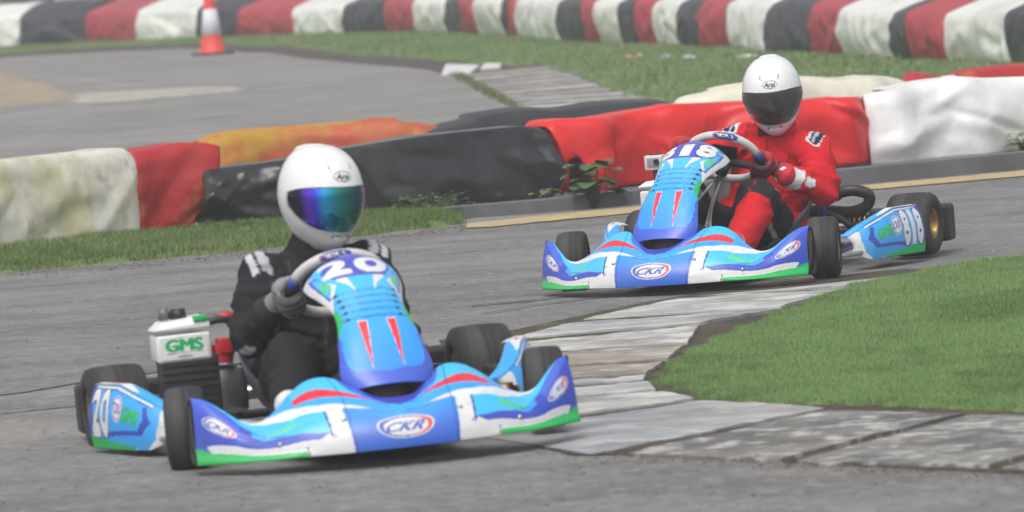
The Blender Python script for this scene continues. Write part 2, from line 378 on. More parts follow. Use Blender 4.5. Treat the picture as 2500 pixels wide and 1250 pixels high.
def painted(name, fn, nu, nv, u0, u1, v0, v1, shapes, base, mat_, parent, solid=.003, flipn=False):
    us = np.linspace(u0, u1, nu); vs = np.linspace(v0, v1, nv); U, V = np.meshgrid(us, vs, indexing='ij')
    P = fn(U, V).reshape(-1, 3); col = paint(U.ravel(), V.ravel(), shapes, base)
    F = grid_faces(nu, nv)
    if not flipn: F = [f[::-1] for f in F]
    o = mesh_obj(name, P, F, [mat_, M['black']], parent, col=col, solid=solid)
    if solid: o.modifiers['thick'].material_offset = 1
    return o

def lying(pts, r, smooth=6, **k): return MB().tube(pts, r, smooth=smooth, **k)

# ------------------------------------------------------------------ wheel
def wheel(kart, x, y, Rt, wd, steer, outside):
    """> tyre, rim, hub"""
    h = wd / 2; e = empty('wheel', kart); e.location = (x, y, Rt); e.rotation_euler = (0, 0, steer)
    rr = .066; ch = .022
    prof = [(-h * .80, rr), (-h * .98, rr + .010), (-h, rr + .03), (-h * .97, Rt - ch), (-h * .90, Rt - ch * .45), (-h * .78, Rt - .004), (-h * .5, Rt - .001), (0, Rt), (h * .5, Rt - .001), (h * .78, Rt - .004),
            (h * .90, Rt - ch * .45), (h * .97, Rt - ch), (h, rr + .03), (h * .98, rr + .010), (h * .80, rr), (-h * .80, rr)]
    MB().lathe(prof, seg=64).build('tyre', M['tyre'], e)
    o = outside
    rim = [(h * .84 * o, rr + .004), (h * .88 * o, rr - .001), (h * .80 * o, rr - .005), (h * .55 * o, rr - .010), (h * .45 * o, rr - .014), (h * .25 * o, .045), (h * .2 * o, .028), (h * .2 * o, .002)]
    rim2 = [(-h * .84 * o, rr + .004), (-h * .86 * o, rr - .004), (-h * .5 * o, rr - .010), (h * .25 * o, rr - .012)]
    MB().lathe(rim, seg=48).lathe(rim2, seg=48).build('rim', M['gold'], e, solid=.002)
    hb = MB().lathe([(h * .18 * o, .028), (h * .5 * o, .026), (h * .55 * o, .018), (h * .62 * o, .012), (h * .64 * o, .0005)], seg=24)
    for k in range(3 if Rt < .135 else 6):
        f = 2 * math.pi * k / (3 if Rt < .135 else 6); hb.tube([(math.cos(f) * .036, h * .2 * o, math.sin(f) * .036), (math.cos(f) * .036, h * .36 * o, math.sin(f) * .036)], .006, seg=8)
    hb.build('hub', M['steel'], e)
    return e

# ------------------------------------------------------------------ kart
def make_kart(num, label, loc, yaw, pitch, roll, steer, wheel_rot, frame_mat, sy=.035):
    K = empty('racing_kart'); tag(K, label, 'kart', 'two blue racing karts')
    K.matrix_world = Matrix.Translation(loc) @ Matrix.Rotation(yaw, 4, 'Z') @ Matrix.Rotation(pitch, 4, 'Y') @ Matrix.Rotation(roll, 4, 'X')
    painted('nose_cone', nose_s, 460, 110, -1, 1, 0, 1, NOSE, SKY, M['decal'], K, .004, True)
    painted('front_fairing', fair_s, 170, 230, -1, 1, 0, 1, fair_shapes(num), SKY, M['decal'], K, .004, True)
    for sg in (1, -1): painted('side_pod', lambda s, t: pod_s(s, t, sg), 200, 90, 0, 1, 0, 1, pod_shapes(num, sg), SKY, M['decal'], K, .004, sg > 0)
    for sg in (1, -1):
        b = MB(); b.box((-.095, sg * .580, .108), (.30, .05, .12)); b.build('pod_core', M['black'], K, bevel=.01)
    # dark opening between nose and fairing, nose end lips
    us = np.linspace(-1, 1, 41); vs = np.linspace(0, 1, 9); U, V = np.meshgrid(us, vs, indexing='ij')
    P = np.stack([.93 - .10 * U ** 2 - .06 * V, .17 * U, .09 + .22 * V * (1 - .35 * np.abs(U) ** 3)], -1).reshape(-1, 3)
    mesh_obj('air_intake', P, [f[::-1] for f in grid_faces(41, 9)], M['black'], K, solid=.004)
    for sg in (1, -1):
        b = MB(); 
        b.tube([(.80, sg * .598, .05), (.775, sg * .603, .12), (.745, sg * .598, .20), (.735, sg * .59, .236)], .007, smooth=5, seg=10)
        b.tube([(.745, sg * .598, .238), (.72, sg * .60, .15), (.735, sg * .60, .05), (.80, sg * .60, .042)], .008, smooth=5, seg=10); b.build('nose_edge_trim', M['black'], K)
    for (u_, v_) in ((.30, .45), (-.30, .45), (.62, .30), (-.62, .30)):
        p_ = nose_s(np.array([u_]), np.array([v_]))[0]; b = MB(); b.lathe([(0, .008), (.004, .007), (.005, .001)], c=tuple(p_), axis='x', seg=14); b.build('bolt', M['steel'], K)
    # floor tray, frame
    b = MB(); b.box((.40, 0, .043), (.80, .50, .004)); b.build('floor_tray', M['dark'], K, smooth=False, bevel=.001)
    def rail(pts, r=.015, name='frame_tube', m=frame_mat): return MB().tube(pts, r, smooth=5, seg=12).build(name, m, K)
    for sg in (1, -1):
        rail([(-.62, sg * .30, .06), (-.2, sg * .34, .055), (.2, sg * .27, .055), (.52, sg * .22, .06), (.80, sg * .20, .06)])
        rail([(.20, sg * .28, .06), (.28, sg * .45, .06), (.10, sg * .58, .07), (-.25, sg * .60, .07), (-.34, sg * .40, .07)], .010, 'side_bar', M['steel'])
        rail([(.52, sg * .22, .075), (.525, sg * .36, .12), (.525, sg * .47, .13)], .014, 'stub_axle_mount', M['steel'])
        rail([(.50, sg * .16, .10), (.47, sg * .34, .11), (.49, sg * .47, .13)], .007, 'tie_rod', M['steel'])
        rail([(.80, sg * .20, .06), (.92, sg * .22, .08), (.97, sg * .12, .12), (.97, 0, .12)], .010, 'bumper_tube', M['steel'])
        # pedals
        rail([(.70, sg * .16, .06), (.76, sg * .17, .14), (.77, sg * .19, .22)], .007, 'pedal', M['steel'])
        hb = MB().lathe([(0, .001), (0, .030), (.05, .030), (.05, .018), (.07, .018)], c=(.525, sg * .455 - (.035 if sg > 0 else .035), .13), seg=20); hb.build('front_hub', M['gold'], K)
    rail([(.525, -.24, .07), (.525, 0, .065), (.525, .24, .07)]); rail([(.80, -.20, .06), (.83, 0, .06), (.80, .20, .06)])
    rail([(-.60, -.30, .06), (-.62, 0, .06), (-.60, .30, .06)])
    MB().tube([(-.525, -.66, .14), (-.525, .66, .14)], .025, seg=20).build('rear_axle', M['steel'], K)
    MB().lathe([(-.006, .03), (-.006, .095), (.006, .095), (.006, .03)], c=(-.525, .18, .14)).build('brake_disc', M['steel'], K)
    MB().lathe([(-.004, .03), (-.004, .085), (.004, .085), (.004, .03)], c=(-.525, -.27, .14)).build('sprocket', M['dark'], K)
    # nerf ribs / hub stack by the rear wheel
    for sg in (1, -1):
        b = MB()
        for k in range(4): b.lathe([(0, .026), (0, .040), (.012, .040), (.012, .026)], c=(-.50, sg * (.33 + .024 * k), .17), seg=24)
        b.build('axle_hub', M['gold'], K)
        rail([(-.30, sg * .24, .06), (-.34, sg * .27, .20), (-.30, sg * .25, .33)], .011, 'seat_stay', M['purple'])
    # rear bumper (plastic)
    b = MB(); b.box((-.78, 0, .16), (.09, 1.36, .09))
    for sg in (1, -1): b.box((-.775, sg * .655, .128), (.11, .105, .165))
    b.build('rear_bumper', M['black'], K, smooth=False, bevel=.018)
    # seat
    s_ = np.linspace(0, 1, 26); t_ = np.linspace(-1, 1, 31); S_, T_ = np.meshgrid(s_, t_, indexing='ij')
    px = hermite(S_, [0, .25, .45, .65, 1], [.10, -.05, -.20, -.33, -.42]); pz = hermite(S_, [0, .25, .45, .65, 1], [.10, .055, .06, .16, .48])
    side = hermite(S_, [0, .2, .45, .7, 1], [.03, .16, .25, .18, .04]); wdt = hermite(S_, [0, .3, .6, 1], [.17, .245, .245, .18])
    y = wdt * np.sin(T_ * 1.45); up = side * (1 - np.cos(T_ * 1.45)) ** 1.3
    mesh_obj('seat', np.stack([px + .4 * up * (S_ > .5) * (S_ - .5) * 2 + .02 * up, y, pz + up], -1).reshape(-1, 3), grid_faces(26, 31), M['seat'], K, solid=.006)
    # fuel tank and pedals console between the legs
    b = MB(); b.box((.34, 0, .13), (.26, .20, .15)); b.build('fuel_tank', M['seat'], K, bevel=.03)
    MB().lathe([(.0, .001), (.0, .028), (.02, .028), (.024, .02), (.024, .001)], c=(.34, 0, .205), axis='z', seg=20).build('tank_cap', M['redp'], K)
    # steering: column, bracket, wheel
    ctr = np.array([.25, sy, .515 if num == '818' else .502]); n = np.array([-.70, 0, .714]); n /= np.linalg.norm(n)
    MB().tube([tuple(ctr - n * .02), (.56, .02, .13)], .010).build('steering_column', M['steel'], K)
    MB().tube([tuple(ctr - n * .03), tuple(ctr - n * .075)], [.035, .028]).build('steering_boss', M['dark'], K)
    for sg in (1, -1): rail([tuple(ctr - n * .10 + np.array([0, sg * .01, 0])), (.50, sg * .06, .28), (.62, sg * .12, .07)], .007, 'column_support', M['steel'])
    SW = empty('steering_wheel', K)
    yv = np.array([0, 1, 0.]); up_ = np.array([.714, 0, .70]); c_, s2 = math.cos(wheel_rot), math.sin(wheel_rot)
    ax = yv * c_ + up_ * s2; ay = -yv * s2 + up_ * c_
    def rimpt(f, rad=.158 if num == '818' else .150, dn=0): 
        q = 1.0 if math.sin(f) > -.55 else .55 / abs(math.sin(f)) * 1.0
        return ctr + (ax * math.cos(f) + ay * math.sin(f) * (1 if math.sin(f) > 0 else .80)) * rad + n * dn
    def arc(a0, a1, r, name, m, k=18):
        MB().tube([rimpt(R(a)) for a in np.linspace(a0, a1, k)], r, seg=14).build(name, m, SW)
    arc(28, 152, .0185, 'rim_top', M['grip']); arc(205, 335, .0175, 'rim_bottom', M['grip'])
    for a in (16, -36 + 0): arc(a, a + 12, .0190, 'rim_band', M['blue'], 4)
    for a in (152, 204): arc(a, a + 12, .0190, 'rim_band', M['blue'], 4)
    arc(-24, 16, .017, 'rim_grip', M['black']); arc(164, 204, .017, 'rim_grip', M['black'])
    MB().tube([rimpt(R(-10)), ctr + n * -.01, rimpt(R(190))], [.011, .022, .011], seg=10, smooth=4).tube([rimpt(R(270)), ctr - n * .01], .010, seg=10).build('spokes', M['dark'], SW)
    b = MB(); b.box(ctr + ay * .055 + n * .0, (.012, .11, .075), rot=np.stack([n, ax, ay], 1)); b.build('display_pod', M['black'], SW, bevel=.008)
    # badge on the rim top, a curved decal facing forward and up
    nb = 30; us = np.linspace(-1, 1, nb); vs = np.linspace(-1, 1, 9); P = []
    for u in us:
        for v in vs:
            f = R(90) + u * .33; pc = rimpt(f); rd = pc - ctr; rd /= np.linalg.norm(rd); aa = R(-35 + 55 * v)
            P.append(pc + (rd * math.cos(aa) * 1 - n * -math.sin(aa) * 1) * .0195 if False else pc + (rd * math.cos(aa) - n * math.sin(-aa) * -1 * -1) * .0195)
    U, V = np.meshgrid(us, vs, indexing='ij')
    colb = paint(U.ravel(), V.ravel(), [('ell', 0, 0, 1, 1, 0, INDIGO), ('ell', 0, 0, .93, .82, 0, (.6, .1, .1), (.3, 1)), ('ell', 0, 0, .86, .75, 0, NAVY), ('text', 'CKR', 0, 0, .62, .42, .15, WHITE, 'n', .04)], (.62, .61, .59))
    mesh_obj('rim_badge', P, grid_faces(nb, 9), M['decal'], SW, col=colb)
    # engine side (driver's right): radiator, white box, cap, hoses, engine block
    b = MB(); b.box((-.20, -.425, .185), (.045, .20, .24)); b.build('radiator', M['dark'], K, bevel=.01)
    b = MB()
    for k in range(9): b.box((-.175, -.425, .085 + k * .024), (.006, .18, .006))
    b.build('radiator_fins', M['black'], K, smooth=False)
    bx = dict(x=-.19, y0=-.525, y1=-.345, z0=.288, z1=.375)
    b = MB(); b.box((-.235, -.435, .333), (.13, .18, .09)); o = b.build('airbox', M['white'], K, bevel=.010)
    us = np.linspace(-1, 1, 90); vs = np.linspace(-1, 1, 46); U, V = np.meshgrid(us, vs, indexing='ij')
    P = np.stack([-.168 + 0 * U, -.435 + .076 * U, .334 + .036 * V], -1).reshape(-1, 3)
    cc = paint(U.ravel(), V.ravel(), [('text', 'GMS', .0, .25, .78, .52, 0, (.01, .42, .13), 'n', .07), ('line', [(-.75, -.45), (.75, -.40)], .03, (.05, .05, .05)), ('ell', 0, -.78, .35, .14, 0, (.35, .35, .35)), ('text', 'RACING', 0, -.78, .25, .08, 0, BLACK, 'n', .02)][:3], (.74, .74, .73))
    mesh_obj('airbox_sticker', P, grid_faces(90, 46), M['decal'], o, col=cc)
    b = MB(); b.add([(-.17, -.53, .392), (-.17, -.345, .392), (-.30, -.53, .392), (-.30, -.345, .392), (-.17, -.53, .399), (-.17, -.345, .408), (-.19, -.50, .418), (-.19, -.36, .430), (-.30, -.50, .418), (-.30, -.36, .430)],
          [(0, 1, 3, 2), (0, 4, 5, 1), (4, 6, 7, 5), (6, 8, 9, 7), (2, 3, 9, 8), (0, 2, 8, 6, 4), (1, 5, 7, 9, 3)])
    b.build('airbox_lid', M['white'], o, smooth=False, bevel=.003)
    b = MB(); b.box((-.183, -.375, .4225), (.035, .045, .018)); b.build('lid_patch', mat('lid_green', (.01, .42, .13), .5), o, bevel=.003)
    b = MB(); b.tube([(-.26, -.43, .42), (-.26, -.43, .455)], [.028, .024]); b.build('filler_cap', M['black'], K)
    b = MB(); b.tube([(-.28, -.47, .425), (-.28, -.475, .46)], [.022, .018]); b.build('breather', M['seat'], K)
    rail([(-.20, -.35, .405), (-.20, -.30, .41), (-.22, -.25, .39), (-.28, -.24, .30)], .013, 'coolant_hose', M['dark'])
    rail([(-.215, -.305, .415), (-.21, -.275, .415), (-.22, -.255, .40)], .017, 'hose_clamp', M['redp'])
    b = MB(); b.box((-.30, -.30, .18), (.17, .14, .16)); b.build('engine_block', M['steel'], K, bevel=.02)
    b = MB(); b.tube([(-.22, -.31, .27), (-.22, -.31, .33)], [.04, .035]); b.box((-.20, -.30, .325), (.05, .05, .05)); b.build('cylinder_head', M['redp'], K, bevel=.005)
    if num == '818':
      # exhaust: fat silencer behind the seat and a curved pipe on the driver's left rear
      b = MB().tube([(-.36, .06, .300), (-.40, .31, .305)], [.040, .036], seg=24, rounded=True)
      b.build('silencer', M['exh'], K)
      rail([(-.40, .31, .305), (-.42, .385, .312), (-.46, .44, .285), (-.47, .42, .235), (-.46, .34, .215), (-.44, .20, .23), (-.42, -.10, .23)], .026, 'exhaust_pipe', M['exh'])
      rail([(-.38, .20, .24), (-.42, .30, .20), (-.44, .36, .15)], .016, 'exhaust_bracket', M['dark'])
    wheel(K, .525, .575, .13, .130, steer, 1); wheel(K, .525, -.575, .13, .130, steer, -1)
    wheel(K, -.525, .618, .14, .200, 0, 1); wheel(K, -.525, -.618, .14, .200, 0, -1)
    return K, ctr, n, rimpt

# ------------------------------------------------------------------ driver
def remeshed(mb, name, voxel, sm=6):
    me = bpy.data.meshes.new(name); me.from_pydata(mb.V, [], mb.F); me.update()
    o = bpy.data.objects.new(name, me); SC.collection.objects.link(o)
    r = o.modifiers.new('r', 'REMESH'); r.mode = 'VOXEL'; r.voxel_size = voxel
    s = o.modifiers.new('s', 'SMOOTH'); s.iterations = sm; s.factor = .5
    bpy.context.view_layer.update(); dg = bpy.context.evaluated_depsgraph_get()
    m2 = bpy.data.meshes.new_from_object(o.evaluated_get(dg)); bpy.data.objects.remove(o); bpy.data.meshes.remove(me)
    n = len(m2.vertices); V = np.empty(n * 3); m2.vertices.foreach_get('co', V); V = V.reshape(-1, 3)
    N = np.empty(n * 3); m2.vertices.foreach_get('normal', N); N = N.reshape(-1, 3)
    m2.polygons.foreach_set('use_smooth', [True] * len(m2.polygons)); m2.name = name
    return m2, V, N
def segd(P, a, b):
    a = np.array(a, float); b = np.array(b, float); d = b - a; t = np.clip(((P - a) @ d) / (d @ d), 0, 1); return np.linalg.norm(P - a - t[:, None] * d, axis=1), t

def make_driver(K, style, label, J, ctr, n, rimpt, hand_f, head_c, head_yaw, head_pitch, head_roll):
    """J: joints in kart space"""
    sh, pel, ch, nk = J['sh'], np.array(J['pelvis']), np.array(J['chest']), np.array(J['neck'])
    b = MB(); lat = np.array(sh[0]) - np.array(sh[1]); lat /= np.linalg.norm(lat)
    mid = (pel + ch) / 2 + np.array([.0, 0, -.01])
    b.tube([pel + [0, 0, .0], mid, ch, ch * .45 + nk * .55, nk], [(.165, .125), (.168, .13), (.185, .135), (.150, .115), (.085, .080)], seg=28, side=lat, rounded=True, smooth=5)
    top = nk + (np.array(head_c) - nk) * .35
    b.tube([nk - [0, 0, .03], top], [.066, .062], rounded=True)
    b.tube([np.array(sh[0]) - lat * .03, np.array(sh[1]) + lat * .03], [.074, .074], rounded=True)
    b.tube([pel + lat * .10 * 1 + [.02, 0, 0], pel - lat * .10 + [.02, 0, 0]], [.12, .12], rounded=True)
    for i in (0, 1):
        e, wr = J['el'][i], J['wr'][i]
        b.tube([sh[i], (np.array(sh[i]) * .5 + np.array(e) * .5), e], [.076, .072, .062], rounded=True, seg=20)
        b.tube([e, (np.array(e) * .5 + np.array(wr) * .5), wr], [.062, .054, .040], rounded=True, seg=20)
        hp, kn, an = J['hip'][i], J['kn'][i], J['an'][i]
        b.tube([hp, (np.array(hp) * .5 + np.array(kn) * .5), kn], [.108, .100, .082], rounded=True, seg=24)
        b.tube([kn, np.array(kn) * .6 + np.array(an) * .4 + [-.01, 0, -.01], an], [.082, .076, .054], rounded=True, seg=24)
    me, V, N = remeshed(b, 'person', .0085, 8)
    # cloth folds: stretched ridged noise, stronger near bent joints
    dj = np.full(len(V), 9.0)
    for q in list(J['el']) + list(J['kn']) + [pel, *J['sh']]: dj = np.minimum(dj, np.linalg.norm(V - np.array(q), axis=1))
    amp = .0075 + .011 * np.exp(-(dj / .11) ** 2)
    sd = 3 if style == 'red' else 11
    Q = V + .05 * np.stack([noise(V, 6, sd), noise(V, 6, sd + 1), noise(V, 6, sd + 2)], -1)
    A = np.stack([Q[:, 0] * 8, Q[:, 1] * 10, Q[:, 2] * 20], -1)
    f = (1 - np.abs(noise(A, .9, sd + 5)) * 2.2) * amp + (1 - np.abs(noise(A, 1.9, sd + 7)) * 2) * amp * .35
    rq = np.random.default_rng(sd + 40)
    limbs = [(J['sh'][i_], J['el'][i_]) for i_ in (0, 1)] + [(J['el'][i_], J['wr'][i_]) for i_ in (0, 1)] + [(J['hip'][i_], J['kn'][i_]) for i_ in (0, 1)] + [(J['kn'][i_], J['an'][i_]) for i_ in (0, 1)] + [(pel, nk)]
    for (pa, pb) in limbs:                               # oblique cloth creases running part way round each limb
        dL, tL = segd(V, pa, pb); ax_ = np.array(pb) - np.array(pa); ln_ = np.linalg.norm(ax_); ax_ /= ln_; rel = V - np.array(pa); wr_m = np.clip((.20 - dL) / .05, 0, 1)
        for q_ in range(int(ln_ * 26)):
            ax2 = ax_ + rq.normal(0, .5, 3); ax2 /= np.linalg.norm(ax2); pc_ = np.array(pa) + ax_ * ln_ * rq.uniform(0, 1); dirn = rq.normal(0, 1, 3); dirn /= np.linalg.norm(dirn)
            dd_ = np.abs((V - pc_) @ ax2); side_ = np.clip((rel - (rel @ ax_)[:, None] * ax_) @ dirn / .05, 0, 1)
            f = f + rq.uniform(.3, 1) * .010 * np.clip(1 - dd_ / rq.uniform(.012, .03), 0, 1) * side_ * wr_m * np.clip(1 - np.linalg.norm(V - pc_, axis=1) / .16, 0, 1)
    V = V + N * f[:, None]; me.vertices.foreach_set('co', V.ravel())
    # suit colours
    red = style == 'red'
    base = (.60, .012, .022) if red else (.016, .015, .017)
    col = np.empty((len(V), 3)); col[:] = base
    blk = (.018, .018, .022); wht = (.72, .72, .72)
    for i in (0, 1):
        sg = 1 if i == 0 else -1
        hp, kn, an = map(np.array, (J['hip'][i], J['kn'][i], J['an'][i])); d, t = segd(V, hp, kn); ds, ts = segd(V, kn, an); leg = (d < .125) & (d <= ds + .02)
        latc = (V[:, 1] - (hp[1] * (1 - t) + kn[1] * t)) * sg
        if red:
            col[leg & (t > .12) & (V[:, 0] > -.06)] = blk
            bd = leg & (np.abs(latc - .045) < .009) & (t > .1) & (t < .92); col[bd & (V[:, 0] > -.06)] = wht
            lt2 = (V[:, 1] - (kn[1] * (1 - ts) + an[1] * ts)) * sg; sh_ = (ds < .10) & (ds < d - .01)
            col[(ds < .11) & (t > .9) & (ts < .16 - 2.2 * lt2) & (ts < .45)] = blk; col[sh_ & (lt2 < -.045)] = blk
        # upper arm shoulder epaulette
        s0 = np.array(J['sh'][i]); e0, w0 = np.array(J['el'][i]), np.array(J['wr'][i])
        # epaulette frame: along = from neck to shoulder, fore = x forward
        al = (s0 - nk); al[2] *= .6; al /= np.linalg.norm(al); fo = np.array([1, 0, 0.]); upn = np.cross(fo, al) * sg
        q = V - (s0 + np.array([.0, 0, .0])); a = q @ al; c2 = q @ fo; up2 = q @ upn
        U1 = (a - .006) / .026; V1 = (c2 - .022) / .055
        on = (up2 > .0) & (np.abs(U1) < 1.6) & (np.abs(V1) < 1.25)
        idx = np.where(on)[0]
        if red:
            shp = [('poly', [(-1.5, -1), (1.0, -1), (1.3, .9), (.7, 1.15), (-1.1, 1.0)], wht), ('poly', [(-.9, -.9), (.95, -.9), (1.1, .8), (.6, 1.0), (-.7, .9)], (.02, .02, .06)), ('text', 'RACEWEAR', .1, .0, .9, .4, 0, wht, 'n', .02)]
            shp[2] = ('line', [(-.1, -.7), (.0, .7)], .22, (.45, .45, .5))
        else:
            shp = [('poly', [(-1.5, -1), (-.3, -1), (-.1, .9), (-1.3, 1.0)], (.45, .45, .50)), ('poly', [(.1, -.9), (1.0, -.9), (1.2, .9), (.3, 1.0)], (.55, .55, .60))]
        col[idx] = paint(U1[idx], V1[idx], shp, base)
        # sleeve: white bolts on the forearm (red suit)
        df, tf = segd(V, e0, w0); fa = (df < .08)
        if red:
            nn = noise(V, 14, 5 + i)
            col[fa & (tf > .66) & (V[:, 2] < (e0[2] * (1 - tf) + w0[2] * tf) + .030) & (V[:, 0] > (e0[0] * (1 - tf) + w0[0] * tf) - .02) ] = wht
            col[fa & (tf > .40) & (tf <= .62) & (np.abs(V[:, 2] - (e0[2] * (1 - tf) + w0[2] * tf) + .005) < .012 * (1 + nn)) & (V[:, 0] > (e0[0] * (1 - tf) + w0[0] * tf))] = wht
            ds2, t2 = segd(V, s0, e0); inn = (ds2 < .085) & (t2 > .48) & (t2 < .78) & ((V[:, 1] - (s0[1] * (1 - t2) + e0[1] * t2)) * sg < -.028) & (V[:, 0] > .0)
            col[inn] = wht
        else:
            col[fa & (tf > .93)] = (.10, .10, .11)
    cy_ = np.interp(V[:, 2], [pel[2], ch[2], nk[2]], [pel[1], ch[1], nk[1]]); front = (V[:, 0] > -.12) & (V[:, 2] > pel[2] + .08) & (V[:, 2] < nk[2] + .02)
    col[front & (np.abs(V[:, 1] - cy_) < .005)] = (.25, .01, .015) if red else (.06, .06, .065)
    col[front & (np.abs(np.abs(V[:, 1] - cy_) - .105) < .003) & (V[:, 2] > ch[2] - .12)] = (.30, .01, .015) if red else (.045, .045, .05)
    if not red:
        q = np.linalg.norm((V - np.array([.0, -.150, .365])) / np.array([.22, .045, .040]), axis=1) < 1; col[q & (V[:, 0] > -.08)] = (.02, .26, .10)
        q = (np.abs(V[:, 1] - (sh[1][1] + .03)) < .022) & (np.abs(V[:, 2] - (sh[1][2] - .05)) < .03) & (V[:, 0] > sh[1][0]); col[q] = (.16, .15, .16)
        q = np.linalg.norm((V - (np.array(J['el'][1]) + np.array([.05, -.02, -.035]))) / np.array([.08, .022, .014]), axis=1) < 1; col[q] = (.5, .5, .52)
    else:
        q = (np.abs(V[:, 1] - nk[1]) < .05) & (V[:, 2] > nk[2] - .03); col[q] = (.05, .02, .02)
    set_col(me, col); me.materials.clear(); me.materials.append(M['suit'])
    D = bpy.data.objects.new('person', me); SC.collection.objects.link(D); D.matrix_world = K.matrix_world.copy()
    tag(D, label, 'person')
    # gloves with five fingers closed on the rim
    gc = ((.42, .02, .03), (.045, .02, .025)) if red else ((.26, .25, .25), (.06, .06, .065))
    for i in (0, 1):
        sg = 1 if i == 0 else -1; fa = R(hand_f[i]); p = rimpt(fa); r = (p - ctr) / np.linalg.norm(p - ctr)
        t = np.cross(n, r) * sg                         # along the rim, towards its top for either hand
        if t @ np.array([.7, 0, .7]) < 0: t = -t
        wr = np.array(J['wr'][i]); g = MB()
        palm = p + r * .026 + n * .028
        g.tube([palm - t * .030, palm + t * .032], [(.025, .040), (.025, .040)], side=r + n * 1.0, seg=16, rounded=True)
        g.tube([palm, palm * .4 + wr * .6, wr, wr + (wr - palm) * .12], [(.031, .031), (.036, .036), (.049, .049), (.052, .052)], seg=18, rounded=True)
        for k, (ln, rad) in enumerate(((.95, .0122), (1.05, .0134), (1.10, .0138), (1.03, .0132))):      # little .. index
            o_ = t * (-.034 + .0232 * k)
            g.tube([palm + o_ + r * .014, p + o_ + r * .036 * ln - n * .004, p + o_ * 1.02 + r * .026 * ln - n * .032 * ln, p + o_ - r * .004 - n * .036 * ln, p + o_ - r * .028 * ln - n * .020 * ln, p + o_ - r * .030 * ln + n * .002],
                   [rad * 1.1, rad * 1.1, rad, rad, rad * .93, rad * .85], seg=12, rounded=True, smooth=3)
        g.tube([palm + t * .030 + n * .004, p + t * .052 + n * .034 + r * .004, p + t * .056 + n * .028 - r * .022, p + t * .050 + n * .010 - r * .034], [.015, .0135, .0125, .011], seg=12, rounded=True, smooth=3)
        gm, GV, GN = remeshed(g, 'glove', .0045, 3)
        gcol = np.empty((len(GV), 3)); gcol[:] = gc[0]
        dn = (GV - p) @ n; dr = (GV - p) @ r
        gcol[(dn < -.020)] = (.17, .016, .022) if red else (.22, .21, .21)
        lw = np.abs(((GV - p) @ t) % .0232 - .0116) > .009
        gcol[lw & (dn < .02) & (dr < .06)] = gc[1]
        dd, tt = segd(GV, palm, wr)
        if red: gcol[(tt > .40) & (tt < .55)] = (.04, .02, .025); gcol[(tt > .85)] = (.62, .02, .03)
        else: gcol[tt > .62] = (.018, .017, .019)
        GV = GV + GN * (noise(GV, 60, 4) * .0012)[:, None]; gm.vertices.foreach_set('co', GV.ravel())
        set_col(gm, gcol); gm.materials.clear(); gm.materials.append(M['glove'])
        o = bpy.data.objects.new('glove', gm); SC.collection.objects.link(o); o.parent = D
    # boots
    for i in (0, 1):
        an = np.array(J['an'][i]); toe = np.array(J['toe'][i]); hl = an + [-.045, 0, -.045]
        g = MB(); g.tube([an + (an - toe) * .0 + [-.02, 0, .05], an + [0, 0, 0]], [.050, .046], rounded=True); g.tube([hl, (hl + toe) / 2 + [0, 0, .012], toe], [(.040, .038), (.040, .042), (.030, .040)], rounded=True, side=(0, 0, 1))
        bm_, BV, BN = remeshed(g, 'boot', .007, 4); bc = np.empty((len(BV), 3)); bc[:] = (.70, .70, .70) if red else (.05, .06, .22)
        dd, tt = segd(BV, hl, toe); bc[(tt > .45) & (tt < .75)] = (.6, .03, .03) if red else (.7, .7, .7); bc[BV[:, 2] < hl[2] - .022] = BLACK
        set_col(bm_, bc); bm_.materials.clear(); bm_.materials.append(M['glove'])
        o = bpy.data.objects.new('boot', bm_); SC.collection.objects.link(o); o.parent = D
    # helmet
    Hm = Matrix.Translation(Vector(head_c)) @ Matrix.Rotation(head_yaw, 4, 'Z') @ Matrix.Rotation(head_pitch, 4, 'Y') @ Matrix.Rotation(head_roll, 4, 'X')
    def hs_(az, el, off=0.0):
        """az 0 = face; el -1 (bottom rim) .. 1 (crown)"""
        a = el * math.pi / 2; ca, sa = np.cos(a), np.sin(a)
        fx, fy = np.cos(az), np.sin(az); front = np.clip(fx, 0, 1)
        rx = np.where(fx > 0, .158, .168); ry = .1305
        low = np.clip(-sa, 0, 1); sp = np.sign(ca) * np.abs(ca) ** (.80)
        rr = 1 - .20 * low ** 2 * (1 - front * .9) - .03 * low ** 2
        x = rx * fx * sp * rr; y = ry * fy * sp * rr * (1 - .16 * low ** 1.5)
        x = x + .020 * low * front ** 2 - .010 * np.clip(sa, 0, 1) ** 2 + .006 * np.exp(-((el + .62) / .12) ** 2) * front ** 2
        z = np.where(sa > 0, .158 * sa, .185 * sa)
        P = np.stack([x, y, z], -1); nn = P / (np.linalg.norm(P, axis=-1, keepdims=True) + 1e-9); return P + nn * (off[..., None] if hasattr(off, 'shape') else off)
    na, ne = 300, 170
    az = np.linspace(-math.pi, math.pi, na, endpoint=False); el = np.linspace(-.80, 1, ne); AZ, EL = np.meshgrid(az, el, indexing='ij')
    amax = 1.50
    lo = lambda A: -.40 + .30 * np.clip(np.abs(A) / amax, 0, 1) ** 3.0
    hi = lambda A: .155 - .10 * np.clip(np.abs(A) / amax, 0, 1) ** 3.5
    vis = (np.abs(AZ) < amax) & (EL > lo(AZ)) & (EL < hi(AZ))
    edge = (np.abs(AZ) < amax + .05) & (EL > lo(AZ) - .022) & (EL < hi(AZ) + .016)
    off = np.where(vis, -.006, 0.0) + np.where(edge & ~vis, .0015, 0)
    off = off - .008 * ((np.abs(np.abs(AZ) - .17) < .12) & (np.abs(EL + .475 - .0 * AZ) < .018)).astype(float)
    P = hs_(AZ, EL, off)
    X, Y = AZ * 1.0, EL
